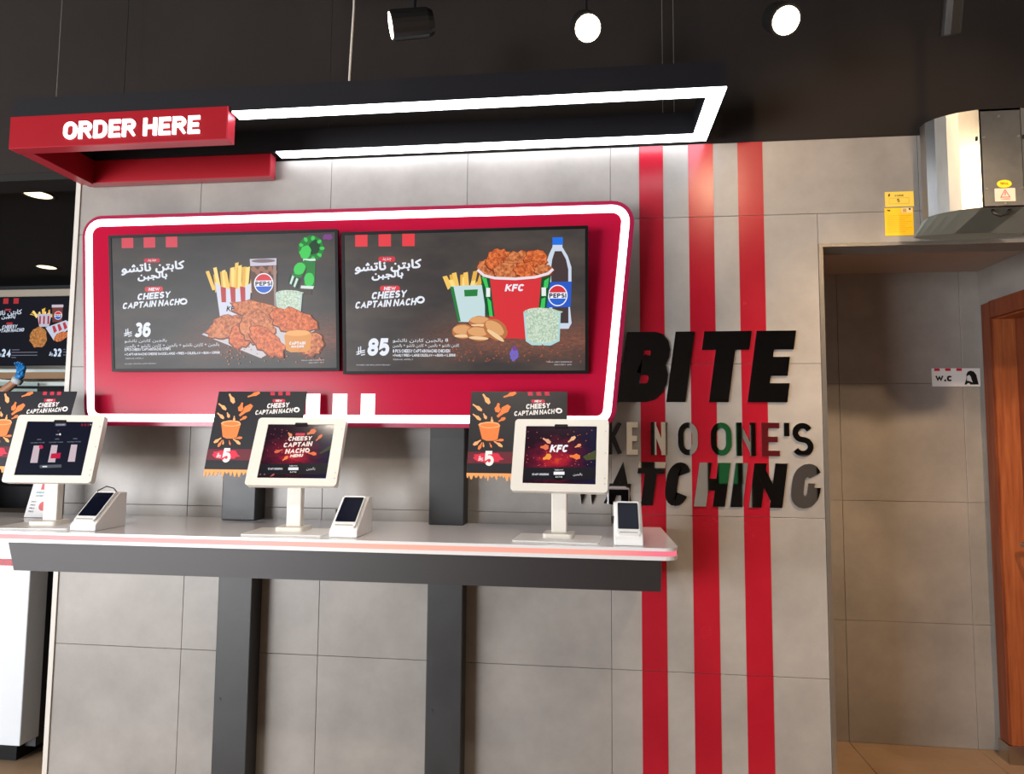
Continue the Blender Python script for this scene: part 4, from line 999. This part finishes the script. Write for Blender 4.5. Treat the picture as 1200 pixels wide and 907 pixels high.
# the same kind of spotlights on the room side, washing the wall and the recess
tr2 = thing('lighting_track', (0.0, 0.9, 1.98), 'black lighting track over the dining side of the room', 'track')
MB().box(-2.6, 2.6, 0.88, 0.92, 1.98, 2.01).build('rail', M_SPOT, tr2)
for x_ in (-2.4, 0.0, 2.4): MB().box(x_-0.01, x_+0.01, 0.89, 0.91, 2.01, 2.6).build('hanger', M_SPOT, tr2)
for p_, tg, pw_, an_, nm in (((0.75, 0.9, 1.72), (1.2, D, 0.9), 80, 52, 'room-side spotlight aimed at the steel unit'), ((1.35, 0.9, 1.72), (1.5, 3.5, -1.3), 230, 58, 'room-side spotlight aimed into the washroom recess'), ((-0.5, 0.9, 1.72), (-0.4, 2.3, -0.5), 55, 56, 'added room-side spotlight brightening the counter end'), ((-1.6, 0.9, 1.72), (-1.6, 2.3, -0.5), 55, 56, 'added room-side spotlight brightening the middle of the counter')):
    track_spot(p_, Vector(tg)-Vector(p_), nm, pw_, an_, color=(1.0, 0.86, 0.70) if 'counter' in nm else (1.0, 0.69, 0.41), top=1.98, group='room-side spotlights')  # the counter pair is added only to brighten the countertop

# ------------------------------------------------------------------ steel ventilation unit above the opening
vu = thing('ventilation_unit', (1.43, 2.6, 0.79), 'faceted galvanised steel ventilation drum above the washroom opening', 'ventilation unit')
plan = [(1.395,2.728),(1.32,2.695),(1.258,2.64),(1.224,2.57),(1.226,2.535),(1.244,2.505),(1.272,2.482),(1.303,2.464),(1.362,2.447),(1.498,2.447)]
plan = plan+[(2.86-x, y) for x, y in plan[::-1]]
frv = (Vector((0, 0, 0.812)), Vector((1, 0, 0)), Vector((0, 1, 0)), Vector((0, 0, 1)))
MB().prism(plan, frv, 0.0, 0.352).build('drum', M_GALV, vu)
bp_ = MB(); cpl = [(1.43+(x_-1.43)*.985, y_+(2.728-y_)*.02) for x_, y_ in plan]; lpl = [(1.43+(x_-1.43)*.93, 2.7285-(2.7285-y_)*.30) for x_, y_ in plan]
nq = len(plan); bp_.v = [(x_, y_, 0.812) for x_, y_ in cpl]+[(x_, y_, 0.779) for x_, y_ in lpl]
for k in range(nq): bp_.f.append((k, (k+1) % nq, nq+(k+1) % nq, nq+k)); bp_.m.append(0)
bp_.f.append(tuple(nq+k for k in range(nq))); bp_.m.append(0)
bp_.build('bottom_plate', pmat('grey_green_plate', (140,148,140), 0.6, 0), vu)
cov = MB(); cov.box(1.366, 1.494, 2.4435, 2.447, 0.815, 1.155); cv = cov.build('cover_plate', noisy('dull_sheet', (104,106,108), (120,121,121), 9, (.4,.5), 4, 'World', metal=0.8), vu)
for x_, z_ in ((1.425,1.135),(1.372,1.06),(1.485,1.06),(1.374,0.875),(1.488,0.875),(1.432,0.822)):
    m = MB(); m.tube([(x_, 2.4435, z_), (x_, 2.441, z_)], 0.004, 10); m.build('screw', M_STEEL, cv)
for x_ in (1.352, 1.503):
    m = MB(); m.box(x_-0.003, x_+0.003, 2.4445, 2.452, 1.053, 1.066); m.build('slot', M_CABLE, vu)
fq = wallframe(2.4432)
m = MB(); m.prism([(1.432+0.024*math.cos(a*math.pi/10), 0.892+0.014*math.sin(a*math.pi/10)) for a in range(20)], fq, 0, 0.0008); ys = m.build('oval_sticker', M_YEL, vu)
F = Flat([(0,0),(100,0),(100,60),(0,60)], FR((1.408, 2.4423, 0.878)), 0.048, 0.028); F.text('TOTAL', 22, 38, 78, 18, M_INK, .26); F.build('sticker_print', ys)
m = MB(); m.box(1.400, 1.466, 2.4422, 2.4434, 0.830, 0.876); ws_ = m.build('warning_sticker', pmat('pale_sticker', (196,184,170), .5), vu)
F = Flat([(0,0),(100,0),(100,70),(0,70)], FR((1.400, 2.4421, 0.830)), 0.066, 0.046)
F.polys(ribbon([(50,8),(72,48),(28,48),(50,8)], 5), M_PINKINK); F.rect(47, 20, 53, 38, M_PINKINK); F.text('WARNING', 28, 62, 74, 7, M_PINKINK, .22); F.build('sticker_print', ws_)
m = MB(); m.tube([(1.405, 2.47, 0.812), (1.405, 2.462, 0.795), (1.425, 2.462, 0.786), (1.45, 2.462, 0.793), (1.462, 2.47, 0.812)], 0.005, 8); m.build('cable_loop', M_CABLE, vu, smooth=True)

# yellow cards on the wall
y1 = thing('wall_card', (1.214, D, 0.918), 'small pale yellow card numbered 5 above the plain yellow card', 'card', 'yellow cards on the tiled wall')
b1 = MB().box(1.161, 1.267, D-0.003, D-0.0005, 0.918, 0.978).build('card', M_YEL2, y1)
F = Flat([(185,165),(575,170),(575,362),(185,362)], FR((1.161, D-0.003, 0.918)), 0.106, 0.060)
F.polys([[(230,195),(255,190),(250,225),(232,230)]], M_INK); F.text('CODE', 320, 230, 440, 22, M_INK, .2); F.text('5', 350, 306, 385, 46, M_INK, .18)
F.polys(sum([ribbon(p_, 5) for p_ in ([(240,250),(510,250),(510,325),(240,325),(240,250)],)], []), pmat('ochre_ink', (200,160,50), .5)); F.build('card_print', b1)
y2 = thing('wall_card', (1.21, D, 0.802), 'larger bright yellow notice card below the numbered card', 'card', 'yellow cards on the tiled wall')
b2 = MB().box(1.158, 1.263, D-0.003, D-0.0005, 0.802, 0.913).build('card', M_YEL, y2)
F = Flat([(185,378),(565,378),(560,748),(185,748)], FR((1.158, D-0.003, 0.802)), 0.105, 0.111)
F.rect(410, 380, 550, 450, pmat('cream_print', (244,214,150), .5)); F.rect(425, 390, 475, 440, pmat('tan_print', (210,160,90), .5)); F.polys([[(505,386),(535,386),(528,416),(510,410)], [(215,402),(262,406),(255,424),(220,418)]], M_INK)
for k in range(9): F.rect(215, 480+k*27, 535-(k % 3)*40, 488+k*27, pmat('orange_ink', (232,166,20), .5))
F.build('card_print', b2)

# W.C sign in the recess
wc = thing('washroom_sign', (1.86, RB, 0.275), 'white W.C sign with three red marks and a veiled woman silhouette', 'sign')
wcb = MB().box(1.745, 1.974, RB-0.006, RB-0.0005, 0.279, 0.372).build('plate', M_PAPER, wc)
F = Flat([(172,150),(1040,150),(1040,468),(180,468)], FR((1.745, RB-0.006, 0.279)), 0.229, 0.093)
for a in (212, 410, 612): F.rect(a, 152, a+100, 198, C_PRED2); F.build('red_mark', wcb)
kb = pmat('black_ink', (16,14,14), .5)
F.text('W.C', 228, 380, 535, 100, kb, .31)
F.build('sign_print', wcb)
F.poly([(750,436),(790,330),(790,262),(815,212),(870,192),(925,210),(965,262),(1005,436)], kb)
F.poly([(800,290),(840,268),(868,300),(880,350),(900,400),(868,385),(820,370),(798,372)], M_PAPER); F.poly([(790,436),(806,414),(838,412),(852,436)], M_PAPER)
F.build('woman_print', wcb)

# ------------------------------------------------------------------ kitchen seen past the wall's edge
KB = 5.3
tag(MB().box(-6.5, 0.4, KB, KB+0.1, FLOOR_Z, 1.4).build('wall_kitchen', pmat('kitchen_dark_wall', (40,40,44), .7)), kind='structure')
tag(MB().box(-6.5, WL+2.0, D+0.16, KB, 1.30, 1.40).build('ceiling_kitchen', M_BLACK), kind='structure')
tag(MB().box(-0.3, -0.2, D+0.13, KB, FLOOR_Z, 1.3).build('wall_kitchen_end', pmat('kitchen_dark_wall', (40,40,44), .7)), kind='structure')
tag(MB().box(-6.5, -2.4, 5.02, 5.12, 1.142, 1.20).build('trim_4', pmat('beige_beam', (176,166,150), .6)), kind='structure')
for x_, y_, lb in ((-2.976, 3.245, 'round lit downlight in the black kitchen ceiling, nearer one'), (-4.20, 4.70, 'round lit downlight in the black kitchen ceiling, farther one')):
    dl = thing('downlight', (x_, y_, 1.30), lb, 'ceiling light', 'kitchen downlights')
    m = MB(); ring_o = [(0.078*math.cos(a*math.pi/14), 0.078*math.sin(a*math.pi/14)) for a in range(28)]; ring_i = [(0.066*math.cos(a*math.pi/14), 0.066*math.sin(a*math.pi/14)) for a in range(28)]
    frd = (Vector((x_, y_, 1.30)), Vector((1, 0, 0)), Vector((0, -1, 0)), Vector((0, 0, -1)))
    m.ring(ring_o, ring_i, frd, 0.0, 0.004); m.build('trim_ring', M_SPOT, dl)
    m = MB(); m.prism(ring_i, frd, 0.0, 0.0015); m.build('lens', M_DOWN, dl)
    lo = spot('downlight_beam', (x_, y_, 1.29+H), (x_, y_, 0+H), 14, 120); lo.parent = dl; lo.location = (0, 0, -0.012)
# kitchen menu screen
ks = thing('kitchen_menu_screen', (-4.7, 5.0, 0.56), 'dark menu screen behind the counter showing a wrap meal, 24 and 32', 'screen')
KX0, KX1, KZ0, KZ1 = -5.25, -4.20, 0.56, 1.128
kfr = wallframe(4.98, KX0, KZ0)
MB().box(KX0, KX1, 4.981, 5.02, KZ0, KZ1).build('housing', M_BEZEL, ks)
kd = MB().box(KX0+0.01, KX1-0.01, 4.978, 4.981, KZ0+0.01, KZ1-0.01).build('display', glow((26,26,34), 1.0, 'kitchen_display'), ks)
MB().box(KX0-0.6, KX1+0.02, 4.97, 5.02, KZ0-0.03, KZ0-0.004).build('lower_rail', M_STEEL, ks)
m = MB(); m.box(-4.8, -4.7, 5.02, 5.3, 0.7, 1.0); m.build('wall_mount', M_BEZEL, ks)
F = Flat([(-280, 252), (438, 252), (420, 636), (-270, 636)], (kfr[0]+kfr[3]*0.0022, kfr[1], kfr[2], kfr[3]), KX1-KX0, KZ1-KZ0)
for a in (-55, 12, 76): F.rect(a, 258, a+32, 290, G(170,50,56))
F.poly(rrect(24, 320, 64, 330, 4, 2), G(180,50,66)); F.font(AR_CAPTAIN, -60, 366, 130, 34, G(190,200,214), rise=8, bold=1.2); F.font(AR_CHEESE, 8, 380, 92, 22, G(190,200,214), rise=3, bold=1.2)
F.poly(rrect(40, 398, 78, 410, 4, 2), G(180,50,66)); F.text('CHEESY', 14, 434, 106, 20, G(190,200,214), .26, rise=4, shear=.2); F.text('CAPTAIN NACHO', -40, 456, 148, 20, G(190,200,214), .26, rise=6, shear=.2)
F.text('24', 22, 590, 76, 44, G(200,216,236), .27); F.text('32', 328, 590, 378, 44, G(200,216,236), .27); riyal(F, 0, 566, .6, G(200,216,236)); riyal(F, 306, 566, .6, G(200,216,236))
for y_, e_ in ((550, 128), (564, 236), (580, 236), (592, 110)): F.rect(82, y_, e_, y_+3, G(120,124,140))
for y_, e_ in ((550, 400), (564, 418), (580, 410)): F.rect(388, y_, e_, y_+3, G(120,124,140))
F.build('menu_text', kd)
fries(F, 215, 315, 360, 305, 14, 7, 10); F.poly([(226,352),(314,352),(300,425),(242,425)], G(180,180,196))
for a in (240, 264, 290): F.rect(a, 364, a+10, 410, G(170,40,50))
F.poly([(316,300),(382,300),(378,400),(320,400)], G(110,60,56)); F.rect(314, 300, 384, 316, G(190,180,192)); roundel(F, 354, 362, 24)
F.poly([(280,430),(400,390),(424,400),(420,440),(330,500)], G(190,196,214))
for a in (320, 350, 382): F.poly([(a, 424-(a-320)*.3), (a+14, 418-(a-320)*.3), (a+30, 450-(a-320)*.3), (a+12, 462-(a-320)*.3)], G(176,60,70))
F.blob(240, 485, 52, 58, crispy('picture_wrap', (120,96,40), (210,130,80), 40), .1, 3); F.blob(375, 480, 50, 22, C_CHICK, .15, 4, rot=-20)
F.build('food_picture', kd)
# pass shelf with pale hood, glowing slightly by its own material, below the screen
ps = thing('kitchen_pass', (-4.6, 4.85, FLOOR_Z), 'stainless kitchen pass with pale hood panels under the far menu screen', 'kitchen unit')
MB().box(-6.0, -4.0, 5.05, 5.12, 0.40, 0.535).build('hood_panel', pmat('pale_hood', (196,206,204), .35, em=(206,216,214), es=.25), ps)
for k in range(3): MB().prism([(-5.9, 0.36+k*0.055), (-4.45, 0.34+k*0.05), (-4.45, 0.365+k*0.05), (-5.9, 0.385+k*0.055)], wallframe(4.96), -0.02, 0.0).build('shelf_rail', pmat('pale_rail', (170,190,184), .3), ps)
MB().box(-4.62, -3.95, 4.75, 5.04, 0.43, 0.48).build('warm_shelf', pmat('tan_shelf', (150,116,84), .5), ps)
MB().box(-6.0, -3.8, 4.7, 5.2, FLOOR_Z, -0.4).build('lower_cabinet', pmat('dark_cabinet', (36,36,40), .5), ps)
for x_ in (-5.9, -4.0): MB().box(x_-0.02, x_+0.02, 5.06, 5.10, -0.4, 0.44).build('upright', M_STEEL, ps)
# service counter beside the wall
sv = thing('service_counter', (-4.0, 2.95, FLOOR_Z), 'glossy white service counter block with a thin red line near its top', 'counter')
MB().box(-6.4, -2.544, 2.86, 2.967, -1.402, -0.40).build('front_panel', M_WHITEG, sv, bevel=0.004)
MB().box(-6.4, -2.543, 2.857, 2.862, -0.605, -0.575).build('red_line', M_RED, sv)
MB().box(-6.4, -2.56, 2.968, 3.5, -1.45, -0.42).build('cabinet_body', pmat('dark_cabinet', (36,36,40), .5), sv)
MB().box(-6.4, -2.62, 2.93, 3.45, FLOOR_Z, -1.4025).build('plinth', M_BEZEL, sv)

# ------------------------------------------------------------------ crew member: only the raised gloved arm reaches into view
def skinned(name, chain, mats, parent, sub=2):
    """chain: list of (idx_parent, (x,y,z), radius)"""
    me = bpy.data.meshes.new(name); off = parent.location if parent else Vector((0, 0, 0))
    vs_ = [Vector(c[1])+Vector((0, 0, H))-off for c in chain]; ed = [(c[0], i) for i, c in enumerate(chain) if c[0] is not None]
    me.from_pydata(vs_, ed, []); o = bpy.data.objects.new('tmp_body', me); COL.objects.link(o)
    md = o.modifiers.new('skin', 'SKIN'); md.use_smooth_shade = True
    for i, c in enumerate(chain): o.data.skin_vertices[0].data[i].radius = (c[2], c[2]) if not isinstance(c[2], tuple) else c[2]
    o.data.skin_vertices[0].data[0].use_root = True
    sb = o.modifiers.new('sub', 'SUBSURF'); sb.levels = sub; sb.render_levels = sub
    dg = bpy.context.evaluated_depsgraph_get(); dg.update(); m2 = bpy.data.meshes.new_from_object(o.evaluated_get(dg))
    bpy.data.objects.remove(o); bpy.data.meshes.remove(me)
    m2.name = name; m2.materials.clear()
    for m_ in mats: m2.materials.append(m_)
    for p_ in m2.polygons: p_.use_smooth = True; p_.material_index = 0
    ob = bpy.data.objects.new(name, m2); COL.objects.link(ob); ob.parent = parent
    return ob
PXo, PYo = -4.62, 4.30
pe = thing('person', (PXo, PYo, FLOOR_Z), 'kitchen worker reaching up with a blue gloved hand behind the counter', 'person')
M_SKIN = pmat('skin', (176,124,92), 0.5); M_SHIRT = pmat('dark_uniform', (30,30,34), 0.8); M_GLOVE = pmat('blue_glove', (40,130,200), 0.35)
sh = -0.10
body = [(None, (PXo, PYo, -0.58), (0.15, 0.11)), (0, (PXo, PYo, -0.36), (0.13, 0.10)), (1, (PXo, PYo, -0.16), (0.16, 0.11)), (2, (PXo, PYo, -0.06), 0.075), (3, (PXo, PYo, 0.02), 0.052),
        (4, (PXo+0.01, PYo-0.01, 0.09), (0.070, 0.085)), (5, (PXo+0.015, PYo-0.01, 0.17), (0.076, 0.092)), (6, (PXo+0.01, PYo, 0.225), 0.05),
        (2, (PXo+0.17, PYo, -0.10), 0.058), (8, (PXo+0.31, PYo-0.02, 0.13), 0.044), (9, (PXo+0.37, PYo-0.02, 0.19), 0.040), (10, (-4.03, PYo, 0.365), 0.029), (11, (-4.01, PYo, 0.385), 0.028),
        (2, (PXo-0.17, PYo, -0.10), 0.058), (13, (PXo-0.25, PYo-0.03, -0.36), 0.044), (14, (PXo-0.20, PYo-0.22, -0.50), 0.034), (15, (PXo-0.15, PYo-0.30, -0.52), 0.028),
        (0, (PXo+0.09, PYo, -0.70), 0.088), (17, (PXo+0.10, PYo-0.02, -1.05), 0.060), (18, (PXo+0.10, PYo+0.01, -1.42), 0.042), (19, (PXo+0.10, PYo-0.12, -1.46), 0.036),
        (0, (PXo-0.09, PYo, -0.70), 0.088), (21, (PXo-0.10, PYo-0.02, -1.05), 0.060), (22, (PXo-0.10, PYo+0.01, -1.42), 0.042), (23, (PXo-0.10, PYo-0.12, -1.46), 0.036)]
bd = skinned('body', body, [M_SKIN, M_SHIRT, pmat('black_shoes', (18,18,18), .5)], pe)
for p_ in bd.data.polygons:
    c = p_.center+pe.location-Vector((0, 0, H))
    if c.z < -1.40: p_.material_index = 2
    elif c.z < -0.02 and not (c.x < PXo-0.12 and c.y < PYo-0.12) and c.x < PXo+0.24: p_.material_index = 1
cap = MB(); ce = Vector((PXo+0.012, PYo-0.005, 0.175))
for k in range(7):
    pass
lv = []
rings = [(0.098, 0.0), (0.100, 0.03), (0.090, 0.062), (0.060, 0.088), (0.012, 0.098)]
n_ = 20
for r_, z_ in rings:
    for a in range(n_): cap.v.append((ce.x+r_*.86*math.cos(2*math.pi*a/n_), ce.y+r_*math.sin(2*math.pi*a/n_), ce.z+z_))
for j in range(len(rings)-1):
    for a in range(n_): cap.f.append((j*n_+a, j*n_+(a+1) % n_, (j+1)*n_+(a+1) % n_, (j+1)*n_+a)); cap.m.append(0)
cap.f.append(tuple((len(rings)-1)*n_+a for a in range(n_))); cap.m.append(0)
cap.prism([(-0.06, -0.08), (0.06, -0.08), (0.05, -0.15), (0.0, -0.17), (-0.05, -0.15)], (ce, Vector((1, 0, 0)), Vector((0, 1, 0)), Vector((0, 0, 1))), 0.0, 0.006)
cap.build('cap', M_SHIRT, pe, smooth=False)
face = MB()
for sx in (-1, 1): face.tube([(ce.x+sx*0.03, ce.y-0.083, ce.z-0.045), (ce.x+sx*0.03, ce.y-0.092, ce.z-0.045)], 0.009, 10)
face.tube([(ce.x, ce.y-0.085, ce.z-0.055), (ce.x, ce.y-0.105, ce.z-0.085), (ce.x, ce.y-0.088, ce.z-0.092)], [0.008, 0.013, 0.008], 8)
face.box(ce.x-0.024, ce.x+0.024, ce.y-0.092, ce.y-0.084, ce.z-0.118, ce.z-0.110)
face.build('face_features', pmat('dark_features', (96,60,46), .5), pe)
wx, wz = -4.012, 0.382
gl = [(None, (wx, PYo, wz), 0.030), (0, (wx+0.012, PYo, wz+0.03), (0.034, 0.020)), (1, (wx+0.022, PYo, wz+0.065), (0.036, 0.018))]
for k, (dx, dl_) in enumerate(((-0.024, .052), (-0.006, .062), (0.013, .058), (0.030, .044))):
    i = len(gl); bx_ = wx+0.022+dx
    gl += [(2, (bx_, PYo-0.004, wz+0.085), 0.010), (i, (bx_+0.004, PYo-0.020, wz+0.085+dl_*.45), 0.0095), (i+1, (bx_+0.006, PYo-0.042, wz+0.085+dl_*.55), 0.0085)]
i = len(gl); gl += [(1, (wx+0.046, PYo-0.012, wz+0.035), 0.011), (i, (wx+0.058, PYo-0.026, wz+0.058), 0.010)]
skinned('glove', gl, [M_GLOVE], pe)
m = MB(); m.tube([(wx-0.014, PYo, wz-0.022), (wx-0.004, PYo, wz-0.006), (wx+0.004, PYo, wz+0.010)], [0.033, 0.036, 0.035], 16); m.build('glove_cuff', pmat('pale_cuff', (206,214,216), .5), pe, smooth=True)
